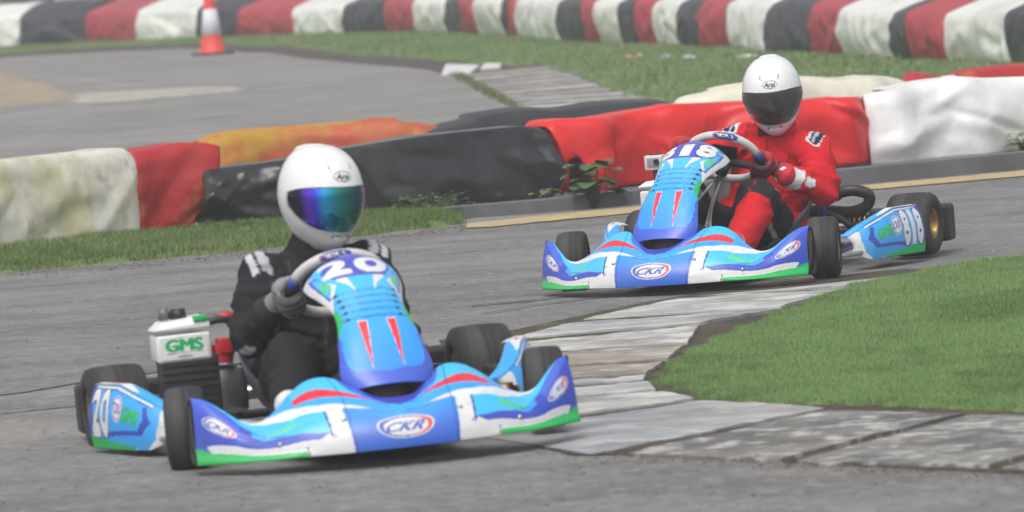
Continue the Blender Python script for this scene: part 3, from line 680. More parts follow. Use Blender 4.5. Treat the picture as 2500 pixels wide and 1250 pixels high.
    shapes = [('ell', .0, .300, .28, .078, 0, (.06, .06, .07)), ('ell', .0, .300, .262, .066, 0, WHITE), ('text', 'Arai', .0, .300, .19, .044, .15, (.03, .03, .04), 'n', .05)]
    for sg in (1, -1):
        shapes += [('poly', [(sg * .33, .42), (sg * .40, .40), (sg * .43, .50)], (.25, .25, .28)), ('poly', [(sg * .26, .40), (sg * .34, .36), (sg * .38, .385)], (.45, .45, .48)),
                   ('line', [(sg * .05, -.475), (sg * .36, -.470)], .014, (.04, .04, .04))]
    c = paint(X.ravel(), Y.ravel(), shapes, (.79, .79, .81)).reshape(na, ne, 3)
    c[edge & ~vis] = (.30, .30, .31) if red else (.50, .50, .50); c[vis] = (.01, .01, .01); c[:, :3] = (.03, .03, .03)
    F = grid_faces(na, ne, True)
    H = mesh_obj('helmet', P.reshape(-1, 3), F, M['helmet'], D, col=c.reshape(-1, 3)); H.matrix_local = Hm
    bm = bmesh.new(); bm.from_mesh(H.data); bmesh.ops.recalc_face_normals(bm, faces=bm.faces); bm.to_mesh(H.data); bm.free()
    # visor shield as its own bulged sheet
    A2, T2 = np.meshgrid(np.linspace(-1.48, 1.48, 120), np.linspace(0, 1, 26), indexing='ij')
    E2 = (lo(A2) + .010) + (hi(A2) - lo(A2) - .016) * T2
    Pv = hs_(A2, E2, .0005 + 0 * A2 + .003 * np.sin(T2 * math.pi))
    if red: vm = M['visor_dark']; vc = None
    else:
        vm = M['visor_irid']; ks = np.array([-1.45, -1.10, -.92, -.72, -.50, -.25, .0, .25, .5, 1.45])
        cs = np.array([(.01, .01, .012), (.012, .01, .03), (.14, .03, .60), (.05, .06, .75), (.01, .38, .72), (.01, .28, .34), (.01, .20, .16), (.01, .13, .13), (.01, .02, .10), (.01, .01, .03)])
        vc = np.stack([np.interp(A2.ravel() + .05 * T2.ravel(), ks, cs[:, k]) for k in range(3)], -1)
    vo = mesh_obj('visor', Pv.reshape(-1, 3), [f[::-1] for f in grid_faces(120, 26)], vm, H, col=vc)
    # crown vents / small spoiler on the top of the shell
    b = MB()
    b.tube([(-.035, 0, .149), (-.09, 0, .139), (-.135, 0, .108)], [(.010, .040), (.012, .045), (.007, .035)], side=(0, 0, 1), rounded=True, smooth=4)
    b.build('crown_vent', mat('vent_white', (.78, .78, .80), .3), H)
    for sg in (1, -1):
        b = MB(); b.lathe([(0, .001), (0, .020), (.006, .018), (.008, .001)], c=(.022, sg * .118, -.004), seg=20, axis='y', rot=None)
        if sg > 0: b.build('visor_pivot', mat('pivot_grey', (.25, .25, .26), .4), H)
    # neck collar under the helmet
    Hw = np.array(head_c)
    cb = MB(); q = [nk + (Hw - nk) * f_ for f_ in (.02, .25, .5)]
    cb.tube(q, [.074, .068, .070], seg=28, rounded=True); cb.build('neck_collar', mat('collar_cloth', (.03, .012, .014) if red else (.012, .012, .013), .85), D)
    return D

S2 = math.sin
K2, c2, n2, rim2 = make_kart('818', 'blue kart numbered 818 coming round the red barrier section', Vector((1.0, 24.70, 0.0)), R(-113.2), 0, R(.8), R(16), R(-20), M['purple'], .05)
J2 = dict(sh=[(-.13, .318, .515), (-.11, -.020, .578)], pelvis=(-.20, .03, .20), chest=(-.17, .115, .44), neck=(-.12, .155, .62),
          el=[(-.02, .395, .345), (.03, -.205, .475)], wr=[(.145, .275, .435), (.155, -.185, .575)],
          hip=[(-.14, .10, .17), (-.14, -.08, .17)], kn=[(.29, .195, .335), (.30, -.20, .32)], an=[(.64, .205, .125), (.66, -.16, .125)], toe=[(.75, .24, .155), (.775, -.165, .155)])
make_driver(K2, 'red', 'driver in red suit and white helmet with dark smoke visor, seated in kart 818', J2, c2, n2, rim2, (-4, 182), (-.075, .172, .775), R(18), R(12), R(2))
K1, c1, n1, rim1 = make_kart('20', 'blue kart numbered 20 in front, its inside wheels on the concrete slabs', Vector((-.603, 18.232, 0.005)), R(-76.6), R(-.7), R(1.35), R(-12), R(8), M['dark'], .0)
J1 = dict(sh=[(-.13, .185, .530), (-.13, -.165, .540)], pelvis=(-.20, .0, .20), chest=(-.18, .015, .44), neck=(-.12, .02, .63),
          el=[(.04, .20, .38), (-.02, -.250, .350)], wr=[(.12, .15, .42), (.130, -.200, .445)],
          hip=[(-.14, .085, .17), (-.14, -.095, .17)], kn=[(.28, .16, .30), (.28, -.175, .290)], an=[(.64, .16, .12), (.62, -.26, .12)], toe=[(.755, .16, .15), (.73, -.29, .155)])
make_driver(K1, 'black', 'driver in black suit and white helmet with blue-green mirror visor, seated in kart 20', J1, c1, n1, rim1, (-42, 188), (-.07, .040, .785), R(18), R(7), R(-3))

# action camera in its clear case on kart 818
ac = empty('action_camera'); tag(ac, 'small action camera in clear case mounted on top of the white box of kart 818', 'camera')
ac.matrix_world = K2.matrix_world @ Matrix.Translation((-.25, -.47, .41))
b = MB(); b.tube([(0, 0, 0), (0, 0, .05)], [.014, .010]); b.box((0, 0, .045), (.02, .02, .03)); b.build('mount', M['dark'], ac)
b = MB(); b.box((0, 0, .088), (.050, .088, .066)); b.build('case', M['clear'], ac, bevel=.008)
b = MB(); b.box((.027, 0, .088), (.004, .056, .040)); b.build('front_plate', mat('camera_plate', (.30, .24, .25), .35), ac, bevel=.002)
b = MB(); b.lathe([(0, .001), (0, .012), (.010, .012), (.010, .008), (.006, .001)], c=(.028, .018, .092), axis='x', seg=24); b.build('lens', M['black'], ac)
b = MB(); b.box((0, .002, .1235), (.028, .05, .006)); b.build('latch', M['black'], ac, bevel=.002)

# ------------------------------------------------------------------ setting: ground
def asphalt_mat(name, a, b_, c_):
    m = mat(name, a, .85, color2=b_, nscale=.8, lo=.38, hi=.62, noise_amt=.48, bump=.003, bscale=90, spec=.3, detail=8, stretch=(.55, 1, 1),
            extra=[(26, .53, .64, c_, .6), (34, .56, .66, (.05, .05, .05), .6), (.35, .5, .7, c_, .3), (9, .56, .72, (.10, .098, .095), .35)])
    return m
M['asph'] = asphalt_mat('track_asphalt', (.188, .184, .182), (.215, .210, .207), (.31, .30, .29))
M['asph2'] = asphalt_mat('worn_asphalt', (.225, .219, .210), (.19, .184, .177), (.36, .345, .325))
M['seam'] = mat('seam_tar', (.05, .05, .05), .8, noise_amt=.3); M['crackpale'] = mat('crack_dust', (.42, .41, .40), .9, noise_amt=.2)
M['dirt'] = mat('bare_soil', (.06, .045, .037), .95, color2=(.09, .068, .052), nscale=3, noise_amt=.3, bump=.01, bscale=30)
M['grass'] = mat('turf', (.12, .20, .055), .9, color2=(.17, .24, .085), nscale=2.5, noise_amt=.35, bump=.006, bscale=90, spec=.2, extra=[(7, .66, .78, (.12, .09, .05), .4)])
def blade_mat():
    m = bpy.data.materials.new('grass_blades'); m.use_nodes = True; t = m.node_tree; b = t.nodes['Principled BSDF']
    at = t.nodes.new('ShaderNodeAttribute'); at.attribute_name = 'Col'; t.links.new(at.outputs['Color'], b.inputs['Base Color'])
    b.inputs['Roughness'].default_value = .6; b.inputs['Specular IOR Level'].default_value = .25; return m
M['blade'] = blade_mat()
gs = mesh_obj('ground', [(-400, -60, -.03), (400, -60, -.03), (400, 700, -.03), (-400, 700, -.03)], [(0, 1, 2, 3)], M['dirt'], smooth=False); tag(gs, kind='structure')
def sheet(name, pts, m, z=0.0, kind='structure', px=True, res=None):
    P = [gp(x, y, z) if px else (x, y, z) for x, y in pts]
    bm = bmesh.new(); vs = [bm.verts.new(p) for p in P]; bm.faces.new(vs); bmesh.ops.triangulate(bm, faces=bm.faces)
    me = bpy.data.meshes.new(name); bm.to_mesh(me); bm.free(); me.materials.append(m)
    o = bpy.data.objects.new(name, me); SC.collection.objects.link(o)
    if kind: o['kind'] = kind
    return o
tr = mesh_obj('track', [(-60, -20, 0), (60, -20, 0), (60, 140, 0), (-60, 140, 0)], [(0, 1, 2, 3)], M['asph'], smooth=False); tag(tr, kind='structure')
def wob(pts, n=12, amp=2.0, seed=0, closed=True):
    out = []; r_ = random.Random(seed); L = list(pts) + ([pts[0]] if closed else [])
    for (x0, y0), (x1, y1) in zip(L[:-1], L[1:]):
        k = max(1, int(math.hypot(x1 - x0, y1 - y0) / n))
        for i in range(k): out.append((x0 + (x1 - x0) * i / k + (r_.random() - .5) * amp, y0 + (y1 - y0) * i / k + (r_.random() - .5) * amp * .5))
    return out
sheet('worn_track_surface', wob([(-60, 970), (0, 965), (110, 945), (210, 930), (420, 905), (700, 870), (1070, 832), (1290, 800), (1420, 1105), (1560, 1110), (1900, 1128), (2560, 1158), (2560, 1320), (-60, 1320)], 25, 1.5), M['asph2'], .004)
for nm, pth, wd in (('track_seam', [(-40, 969), (60, 957), (210, 931), (420, 903), (640, 880)], 2.2), ('track_seam', [(1150, 745), (1300, 732), (1450, 712), (1560, 700)], 1.6), ('track_seam', [(1180, 765), (1320, 742), (1480, 722)], 1.2), ('track_seam', [(0, 1010), (240, 985), (420, 968)], 1.2), ('track_crack', [(20, 378), (70, 355), (110, 330), (150, 305), (190, 268)], 2.0), ('track_crack', [(620, 218), (740, 209), (860, 201)], 1.6), ('track_crack', [(60, 186), (150, 189), (240, 196), (320, 212)], 1.8), ('track_crack', [(0, 282), (140, 268), (230, 256)], 2.2)):
    sheet(nm, wob([(x, y - wd / 2) for x, y in pth] + [(x, y + wd / 2) for x, y in pth[::-1]], 22, 1.0, 5), M['seam' if nm == 'track_seam' else 'crackpale'], .0065)
def blob(name, pts, m, z, seed=0, amp=4): return sheet(name, wob(pts, 14, amp, seed), m, z, kind='structure')
M['asph_hazed'] = asphalt_mat('far_asphalt_hazed', (.245, .235, .228), (.275, .265, .255), (.36, .35, .33))  # lighter copy of the asphalt, distance haze put into its colour
sheet('far_track_hazed', [(-900, 600), (0, 560), (1100, 470), (1700, 400), (2600, 320), (3400, 240), (3000, 120), (1400, 60), (0, 90), (-900, 120)], M['asph_hazed'], .003)
M['sand'] = mat('sand', (.38, .31, .22), .95, color2=(.30, .24, .165), nscale=4, noise_amt=.25, bump=.01, bscale=25)
M['dust'] = mat('pale_dust', (.47, .45, .36), .9, color2=(.33, .32, .28), nscale=1.5, noise_amt=.2)
M['yline'] = mat('faded_yellow_paint', (.55, .42, .20), .8, color2=(.42, .34, .20), nscale=6, noise_amt=.3)
blob('pale_dust_patch', [(150, 238), (200, 228), (330, 221), (450, 214), (560, 211), (600, 216), (560, 224), (420, 236), (300, 247), (200, 252)], M['dust'], .004, 3, 3)

# ---- raised turf with blades
def turf(name, poly, zfun, step, nblade, bl, bw, seed, gcol=((.095, .190, .050), (.19, .31, .115), (.25, .33, .16)), edge=.25, label=None):
    """poly in photo pixels; becomes a height-field sheet whose rim drops to the ground, plus blades"""
    pw = np.array([gp(x, y)[:2] for x, y in poly]); r_ = np.random.default_rng(seed)
    x0, y0 = pw.min(0); x1, y1 = pw.max(0); asp = 4.0
    nx = int((x1 - x0) / step) + 2; ny = int((y1 - y0) / (step * asp)) + 2
    gx, gy = np.meshgrid(np.linspace(x0, x1, nx), np.linspace(y0, y1, ny), indexing='ij')
    def dist(X, Y):
        d = np.full(X.shape, 1e9); L = list(pw) + [pw[0]]
        for a, b in zip(L[:-1], L[1:]):
            v = b - a; t = np.clip(((X - a[0]) * v[0] + (Y - a[1]) * v[1]) / (v @ v + 1e-12), 0, 1)
            d = np.minimum(d, np.hypot((X - a[0] - t * v[0]), (Y - a[1] - t * v[1])))
        return np.where(inpoly(X, Y, pw), d, -d)
    def hgt(X, Y):
        d = dist(X, Y); P = np.stack([X, Y, 0 * X], -1)
        d = d + .10 * step * 4 * fbm(P, 1.2 / step * .15, seed) + edge * .45 * fbm(P, 1.1 / edge, seed + 8)
        k = np.clip(d / edge, 0, 1); k = k * k * (3 - 2 * k)
        return d, -.02 + (zfun(X, Y) + .02 + .012 * fbm(P, 2.2, seed + 3)) * k
    d, z = hgt(gx, gy); keep = d > -.02 * edge - .01
    F = []
    for i in range(nx - 1):
        for j in range(ny - 1):
            if keep[i, j] or keep[i + 1, j] or keep[i, j + 1] or keep[i + 1, j + 1]:
                a = i * ny + j; F.append((a, a + ny, a + ny + 1, a + 1))
    V = np.stack([gx, gy, np.where(keep, z, -.02)], -1).reshape(-1, 3)
    o = mesh_obj(name, V, F, M['grass']); tag(o, kind='structure')
    # blades
    BX = r_.uniform(x0, x1, nblade * 3); BY = r_.uniform(y0, y1, nblade * 3); dd, zz = hgt(BX, BY); ok = np.where(dd > .01)[0][:nblade]
    BX, BY, zz = BX[ok], BY[ok], zz[ok]; nb = len(ok); h = bl * r_.uniform(.5, 1.25, nb); a = r_.uniform(0, 6.283, nb); le = r_.normal(0, .55, (nb, 2)) * h[:, None]
    w_ = bw * r_.uniform(.6, 1.3, nb)
    p0 = np.stack([BX - np.cos(a) * w_, BY - np.sin(a) * w_, zz - .004], -1); p1 = np.stack([BX + np.cos(a) * w_, BY + np.sin(a) * w_, zz - .004], -1); p2 = np.stack([BX + le[:, 0], BY + le[:, 1], zz + h], -1)
    V = np.stack([p0, p1, p2], 1).reshape(-1, 3); F = np.arange(nb * 3).reshape(-1, 3)
    P = np.stack([BX, BY, 0 * BX], -1); k = np.clip(.5 + .8 * fbm(P, 1.6, seed + 5) + .6 * fbm(P, 7, seed + 6, 2) + r_.normal(0, .20, nb), 0, 1); k2 = r_.random(nb)
    c = np.array(gcol[0]) * (1 - k[:, None]) + np.array(gcol[1]) * k[:, None]; c = np.where(k2[:, None] < .10, np.array(gcol[2]), c); c = np.where(k2[:, None] > .955, np.array((.30, .26, .14)), c)
    me = bpy.data.meshes.new('grass_blades'); me.vertices.add(nb * 3); me.vertices.foreach_set('co', V.ravel()); me.loops.add(nb * 3); me.polygons.add(nb)
    me.loops.foreach_set('vertex_index', F.ravel().astype(np.int32)); me.polygons.foreach_set('loop_start', (np.arange(nb) * 3).astype(np.int32)); me.update(calc_edges=True); me.validate()
    set_col(me, np.repeat(c, 3, 0)); me.materials.append(M['blade'])
    g = bpy.data.objects.new('grass', me); SC.collection.objects.link(g); tag(g, label, 'grass', kind='stuff')
    return o
near_poly = [(2640, 622), (2500, 640), (2290, 668), (2180, 686), (2090, 703), (1995, 725), (1900, 757), (1790, 802), (1700, 848), (1640, 872), (1600, 895), (1575, 925), (1578, 945), (1610, 962), (1660, 978), (1720, 988), (1800, 992), (1900, 999), (2010, 1000), (2200, 1003), (2350, 1012), (2620, 1018)]
turf('near_turf', near_poly, lambda X, Y: .012 + .02 * np.clip((X - .8) / 1.2, 0, 1), .03, 210000, .016, .0011, 5, edge=.10, label='bright green grass mound inside the slab kerb at right')
turf('verge_turf', [(-80, 615), (0, 612), (340, 574), (470, 552), (620, 540), (900, 515), (1060, 500), (1135, 498), (1150, 520), (1130, 548), (900, 577), (600, 615), (300, 641), (0, 666), (-80, 676)], lambda X, Y: .03 + 0 * X, .05, 60000, .035, .0028, 6,
     gcol=((.10, .18, .045), (.18, .25, .08), (.18, .15, .08)), edge=.12, label='strip of rough grass at the foot of the near tyre barrier')
turf('far_turf', [(-80, 120), (0, 116), (215, 103), (340, 100), (590, 88), (725, 84), (845, 80), (1030, 78), (1180, 84), (1250, 88), (1370, 99), (1470, 106), (1615, 110), (1790, 118), (1990, 131), (2065, 136), (2190, 146), (2320, 152), (2480, 160), (2620, 170), (2620, 260), (2240, 300), (1800, 290), (1640, 262), (1560, 246), (1500, 228), (1420, 198), (1360, 172), (1320, 162), (1200, 164), (1150, 160), (1080, 150), (1000, 145), (850, 137), (760, 126), (690, 116), (600, 114), (550, 110), (440, 109), (220, 117), (120, 123), (0, 132), (-80, 137)],
     lambda X, Y: .045 + 0 * X, .16, 120000, .035, .007, 7, gcol=((.13, .215, .075), (.20, .28, .12), (.24, .26, .13)), edge=.25, label='long grass bank between the far barrier and the track')
sheet('soil_bank', wob([(-80, 146), (0, 139), (230, 127), (440, 117), (520, 119), (600, 127), (660, 128), (750, 142), (850, 152), (930, 158), (1040, 168), (1085, 180), (1150, 186), (1340, 164), (1320, 150), (1150, 145), (1000, 130), (850, 120), (690, 100), (550, 92), (220, 100), (0, 115), (-80, 120)], 14, 1.5, 4), M['dirt'], .008)
# sand heap
def heap(name, ring, top, hgt, m, seed):
    P = np.array([gp(x, y)[:2] for x, y in ring]); c = gp(*top)[:2]; V = [(c[0], c[1], hgt)]; F = []; n = len(P); K_ = 12
    for k in range(1, K_ + 1):
        f = k / K_
        for p in P:
            q = c + (p - c) * f; z = hgt * (1 - f ** 1.3) + .0; V.append((q[0], q[1], z - .01 * (k == K_)))
    V = np.array(V); V[:, 2] += .05 * fbm(V, 1.3, seed) * (1 - np.linspace(0, 1, len(V)) ** 2)
    for i in range(n): F.append((0, 1 + i, 1 + (i + 1) % n))
    for k in range(K_ - 1):
        for i in range(n): a = 1 + k * n; F.append((a + i, a + n + i, a + n + (i + 1) % n, a + (i + 1) % n))
    return mesh_obj(name, V, F, m)
o = heap('sand_heap', wob([(-260, 215), (-150, 165), (-60, 150), (0, 168), (60, 190), (110, 210), (170, 232), (215, 243), (120, 252), (0, 265), (-120, 275), (-250, 270)], 20, 3), (-60, 215), .22, M['sand'], 3)
tag(o, 'low heap of tan sand on the asphalt at the left edge', 'sand heap')

# ---- concrete slabs of the kerb
def conc(name, a, b_, c_, sc=9): return mat(name, a, .9, color2=b_, nscale=2.2, noise_amt=.45, bump=.004, bscale=38, detail=7, lo=.42, hi=.58, stretch=(.45, .8, 1), coord='Object', extra=[(sc, .52, .62, c_, .75), (30, .62, .70, (.07, .06, .05), .6), (1.5, .58, .75, (.24, .19, .14), .5)])
CM = [conc('slab_white', (.46, .46, .44), (.30, .29, .27), (.60, .60, .58)), conc('slab_grey', (.31, .325, .34), (.41, .41, .41), (.50, .49, .47)), conc('slab_rough', (.13, .125, .118), (.24, .235, .22), (.56, .55, .53), 20), conc('slab_tan', (.28, .25, .21), (.38, .355, .315), (.50, .48, .44))]
def slab(pts, z0, z1, m, label, seed, group='concrete slabs fanned round the grass mound', name='concrete_slab', cat='slab', amp=.003, nu=60, nv=10):
    """quad in photo px: outer-front, inner-front, inner-back, outer-back; top heights z0 (outer) z1 (inner)"""
    A, B, Cc, D_ = [gp(x, y, .012)[:2] for x, y in pts]
    u = np.linspace(0, 1, nu)[:, None, None]; v = np.linspace(0, 1, nv)[None, :, None]
    P = (A * (1 - u) + B * u) * (1 - v) + (D_ * (1 - u) + Cc * u) * v
    Z = z0 + (z1 - z0) * np.linspace(0, 1, nu)[:, None] + 0 * v[..., 0]; Q = np.concatenate([P, Z[..., None]], -1)
    jit = fbm(Q, 9, seed) * .012; nrm = (D_ - A) / np.linalg.norm(D_ - A)
    Q[:, 0, :2] += nrm * jit[:, 0:1]; Q[:, -1, :2] += nrm * jit[:, -1:]
    Q[..., 2] += fbm(Q, 14, seed + 2) * amp; Q[:, 0, 2] -= .003; Q[:, -1, 2] -= .003
    V = Q.reshape(-1, 3); F = grid_faces(nu, nv); n0 = len(V)
    bot = V.copy(); bot[:, 2] = -.03; ring = [i * nv for i in range(nu)] + [(nu - 1) * nv + j for j in range(1, nv)] + [i * nv + nv - 1 for i in range(nu - 2, -1, -1)] + [j for j in range(nv - 2, 0, -1)]
    V = np.vstack([V, bot[ring]]); L = len(ring)
    for k in range(L): F.append((ring[k], n0 + k, n0 + (k + 1) % L, ring[(k + 1) % L]))
    bm = bmesh.new(); o = mesh_obj(name, V, F, m, smooth=True); bm.from_mesh(o.data); bmesh.ops.recalc_face_normals(bm, faces=bm.faces)
    for e in bm.edges:
        if len(e.link_faces) == 2 and e.calc_face_angle(0) > R(50): e.smooth = False
    bm.to_mesh(o.data); bm.free(); tag(o, label, cat, group); return o
sheet('kerb_bed', wob([(2560, 645), (2200, 657), (1800, 697), (1500, 752), (1270, 802), (1070, 830), (1150, 960), (1200, 1060), (1400, 1112), (1560, 1110), (1900, 1127), (2560, 1158), (2560, 990), (1700, 960), (1640, 900), (2080, 700), (2560, 640)], 20, 2), mat('kerb_bed_dirt', (.045, .035, .026), .95, color2=(.085, .06, .035), nscale=6, noise_amt=.4, extra=[(3, .55, .7, (.10, .12, .03), .7)]), .007)
# (outer-front, inner-front, inner-back, outer-back)
SL = [([(1680, 721), (2080, 699), (2510, 622), (2510, 659)], 1, 'farthest slab of the kerb, long pale blue-grey strip beside the rear wheel of kart 818'),
      ([(1425, 778), (1905, 751), (2075, 705), (1660, 727)], 0, 'white slab just in front of the front wheel of kart 818'),
      ([(1255, 826), (1715, 789), (1900, 757), (1405, 787)], 1, 'grey-blue slab between the second and third joints behind the grass tip'),
      ([(1225, 862), (1678, 838), (1708, 796), (1245, 835)], 0, 'pale slab level with the rear tyre of kart 20 on its far side'),
      ([(1210, 898), (1630, 878), (1672, 845), (1222, 868)], 3, 'tan-grey slab ending at the bare soil on the grass mound'),
      ([(1200, 932), (1578, 913), (1622, 886), (1208, 905)], 3, 'tan slab ending just behind the tip of the grass mound'),
      ([(1200, 949), (1570, 929), (1576, 920), (1200, 939)], 1, 'narrow slab meeting the very tip of the grass mound'),
      ([(1200, 978), (1600, 954), (1580, 935), (1200, 957)], 1, 'narrow blue-grey slab just in front of the grass tip'),
      ([(1150, 1045), (1692, 975), (1612, 960), (1150, 988)], 0, 'pale cracked slab beside the nose end of kart 20'),
      ([(1330, 1108), (1650, 1051), (2005, 998), (1705, 982)], 1, 'broad smooth grey slab in front of the nose of kart 20'),
      ([(1530, 1106), (1905, 1124), (2350, 1014), (2025, 1000)], 2, 'rough slab with worn white paint at its front corner'),
      ([(1945, 1126), (2412, 1139), (2880, 1020), (2375, 1014)], 2, 'rough dark grey slab nearest the right edge'),
      ]
SL[9] = ([(1442, 1106), (2012, 999), (1708, 981), (1150, 1058)], 1, SL[9][2])
for i, (q, mi, lb) in enumerate(SL):
    slab(q, .010 + .003 * (i % 3), .020, CM[mi], lb, 20 + i)
slab([(2445, 1141), (2720, 1148), (3150, 1030), (2925, 1020)], .012, .018, CM[2], 'rough slab cut off by the right edge of the frame, in front of the grass', 44)
# moss along the foot of the slabs
turf('kerb_moss', [(1560, 1112), (1700, 1118), (1900, 1127), (2150, 1136), (2400, 1143), (2560, 1148), (2560, 1156), (2300, 1150), (2000, 1138), (1800, 1130), (1600, 1120)], lambda X, Y: .006 + 0 * X, .02, 9000, .010, .0012, 9, gcol=((.05, .09, .015), (.09, .13, .03), (.12, .09, .04)), edge=.03, label='thin line of moss along the foot of the kerb slabs')

# ---- far slatted kerb
FA = np.array([(1140, 182), (1330, 165)]); 
ns = 10
for i in range(ns):
    f0, f1 = i / ns, (i + .60) / ns
    def L_(f): return (1130 + (1272 - 1130) * f + 6, 182 + (268 - 182) * f)
    def R_(f):
        xs = [1330, 1400, 1445, 1520, 1640]; ys = [164, 185, 205, 232, 252]; q = f * 4; k = min(3, int(q)); q -= k
        return (xs[k] * (1 - q) + xs[k + 1] * q, ys[k] * (1 - q) + ys[k + 1] * q)
    words = ['first', 'second', 'third', 'fourth', 'fifth', 'sixth', 'seventh', 'eighth', 'ninth', 'tenth', 'eleventh', 'twelfth', 'thirteenth', 'fourteenth', 'fifteenth', 'nearest']
    slab([L_(f1), R_(f1), R_(f0), L_(f0)], .018, .024, CM[[3, 0, 3, 1][i % 4]], 'weathered kerb slat beyond the barrier, %s from the far end' % words[i] if i < 9 else 'weathered kerb slat beyond the barrier, nearest to the black cover', 60 + i, 'weathered slats of the far kerb', 'kerb_slat', 'kerb slat', .004, 14, 3)
sheet('far_kerb_bed', [(1128, 180), (1335, 162), (1420, 186), (1530, 232), (1660, 256), (1600, 300), (1290, 300), (1250, 255)], mat('slat_bed', (.07, .055, .045), .95, color2=(.12, .10, .08), nscale=2, noise_amt=.3), .012)
turf('kerb_edge_moss', [(1095, 184), (1125, 182), (1285, 268), (1250, 268)], lambda X, Y: .03 + 0 * X, .08, 4000, .05, .006, 12, edge=.1, gcol=((.10, .15, .05), (.15, .19, .07), (.2, .2, .1)), label='green mossy edge between the asphalt and the slatted kerb')
for (q, lb) in (([(1078, 186), (1150, 184), (1172, 166), (1088, 164)], 'broken white slab at the corner of the far track edge'), ([(1172, 174), (1222, 170), (1226, 162), (1184, 162)], 'small white slab just right of the broken white slab')):
    A, B, Cc, D_ = [gp(x, y, .0)[:2] for x, y in q]; Pq = [A, B, Cc, D_]; V = [(p[0], p[1], -.02) for p in Pq] + [(p[0] * .98 + .02 * A[0], p[1], .035) for p in Pq]
    o = mesh_obj('broken_slab', V, [(0, 1, 2, 3)[::-1], (4, 5, 6, 7), (0, 1, 5, 4), (1, 2, 6, 5), (2, 3, 7, 6), (3, 0, 4, 7)], mat('painted_white', (.66, .66, .66), .7, noise_amt=.2), smooth=False); m_ = o.modifiers.new('b', 'BEVEL'); m_.width = .012; m_.segments = 3
    tag(o, lb, 'slab')

# ---- kerb wall under the near barrier and its yellow line
def wall(name, px, z1, m, th_=.12):
    V = []; F = []
    for (x, yb, yt) in px:
        p = gp(x, yb); q = at_depth(x, yt, p[1]); V += [(p[0], p[1], -.02), (q[0], p[1], q[2]), (q[0], p[1] + th_, q[2]), (p[0], p[1] + th_, -.02)]
    for i in range(len(px) - 1):
        a = i * 4; b = a + 4; F += [(a, b, b + 1, a + 1), (a + 1, b + 1, b + 2, a + 2), (a + 2, b + 2, b + 3, a + 3)]
    F += [(0, 1, 2, 3), tuple(len(V) - 4 + k for k in (3, 2, 1, 0))]
    o = mesh_obj(name, V, F, m, smooth=False); mm = o.modifiers.new('b', 'BEVEL'); mm.width = .006; mm.segments = 2; mm.limit_method = 'ANGLE'; return o
o = wall('kerb_wall', [(1080, 540, 508), (1130, 534, 503), (1300, 522, 489), (1540, 500, 466), (1800, 476, 437), (2130, 448, 406), (2320, 431, 388), (2500, 414, 370), (2600, 405, 360)], .1, mat('kerb_wall_concrete', (.115, .12, .125), .85, color2=(.15, .15, .155), nscale=1.5, noise_amt=.25, bump=.002, bscale=50))
tag(o, 'low dark grey kerb wall under the near barrier', 'kerb wall')
sheet('yellow_line', wob([(1140, 545), (1220, 537), (1300, 528), (1540, 505), (1800, 480), (2130, 450), (2500, 416), (2600, 407), (2600, 420), (2500, 429), (2130, 462), (1800, 494), (1540, 520), (1300, 543), (1200, 553), (1140, 556)], 20, 1.5, 6), M['yline'], .006)

# ------------------------------------------------------------------ barrier covers (sheeting over tyre rows)
def cover_mat(name, a, rough=.45, dirt=None, amt=.6, dscale=3.0, extra=None, n=.12):
    ex = list(extra or [])
    if dirt: ex = [(dscale, .48, .68, dirt, amt)] + ex
    return mat(name, a, rough, noise_amt=n, nscale=3, extra=ex, spec=.4)
CV = dict(wm=cover_mat('white_sheet_mouldy', (.68, .66, .60), .5, (.42, .39, .24), .7, 3.0, [(9, .56, .70, (.20, .18, .11), .5), (2.0, .52, .66, (.42, .39, .16), .6)], .15),
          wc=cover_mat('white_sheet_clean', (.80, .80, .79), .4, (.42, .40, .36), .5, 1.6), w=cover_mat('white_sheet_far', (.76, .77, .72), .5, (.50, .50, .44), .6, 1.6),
          wy=cover_mat('white_sheet_yellowed', (.70, .67, .55), .5, (.38, .35, .25), .6, 2.5),
          rb=cover_mat('red_sheet_bright', (.68, .018, .018), .38, (.50, .012, .015), .6, 2.0, None, .05), r=cover_mat('red_sheet_faded', (.42, .045, .055), .5, (.30, .04, .045), .6, 2.2),
          rd=cover_mat('red_sheet_dark', (.42, .018, .022), .5, (.30, .02, .02), .6, 3.0, [(5.0, .58, .68, (.50, .17, .03), .55)]),
          ro=cover_mat('orange_yellow_flaked_sheet', (.45, .10, .035), .6, (.44, .26, .03), 1.0, 3.0, [(8, .52, .58, (.46, .11, .04), .6), (1.6, .50, .58, (.45, .27, .03), .8), (2.4, .58, .64, (.50, .06, .045), .9)]),
          k=cover_mat('black_sheet', (.018, .019, .021), .24, (.05, .05, .055), .6, 2.0), kf=cover_mat('black_sheet_far', (.032, .034, .038), .42, (.06, .06, .065), .5, 1.5))
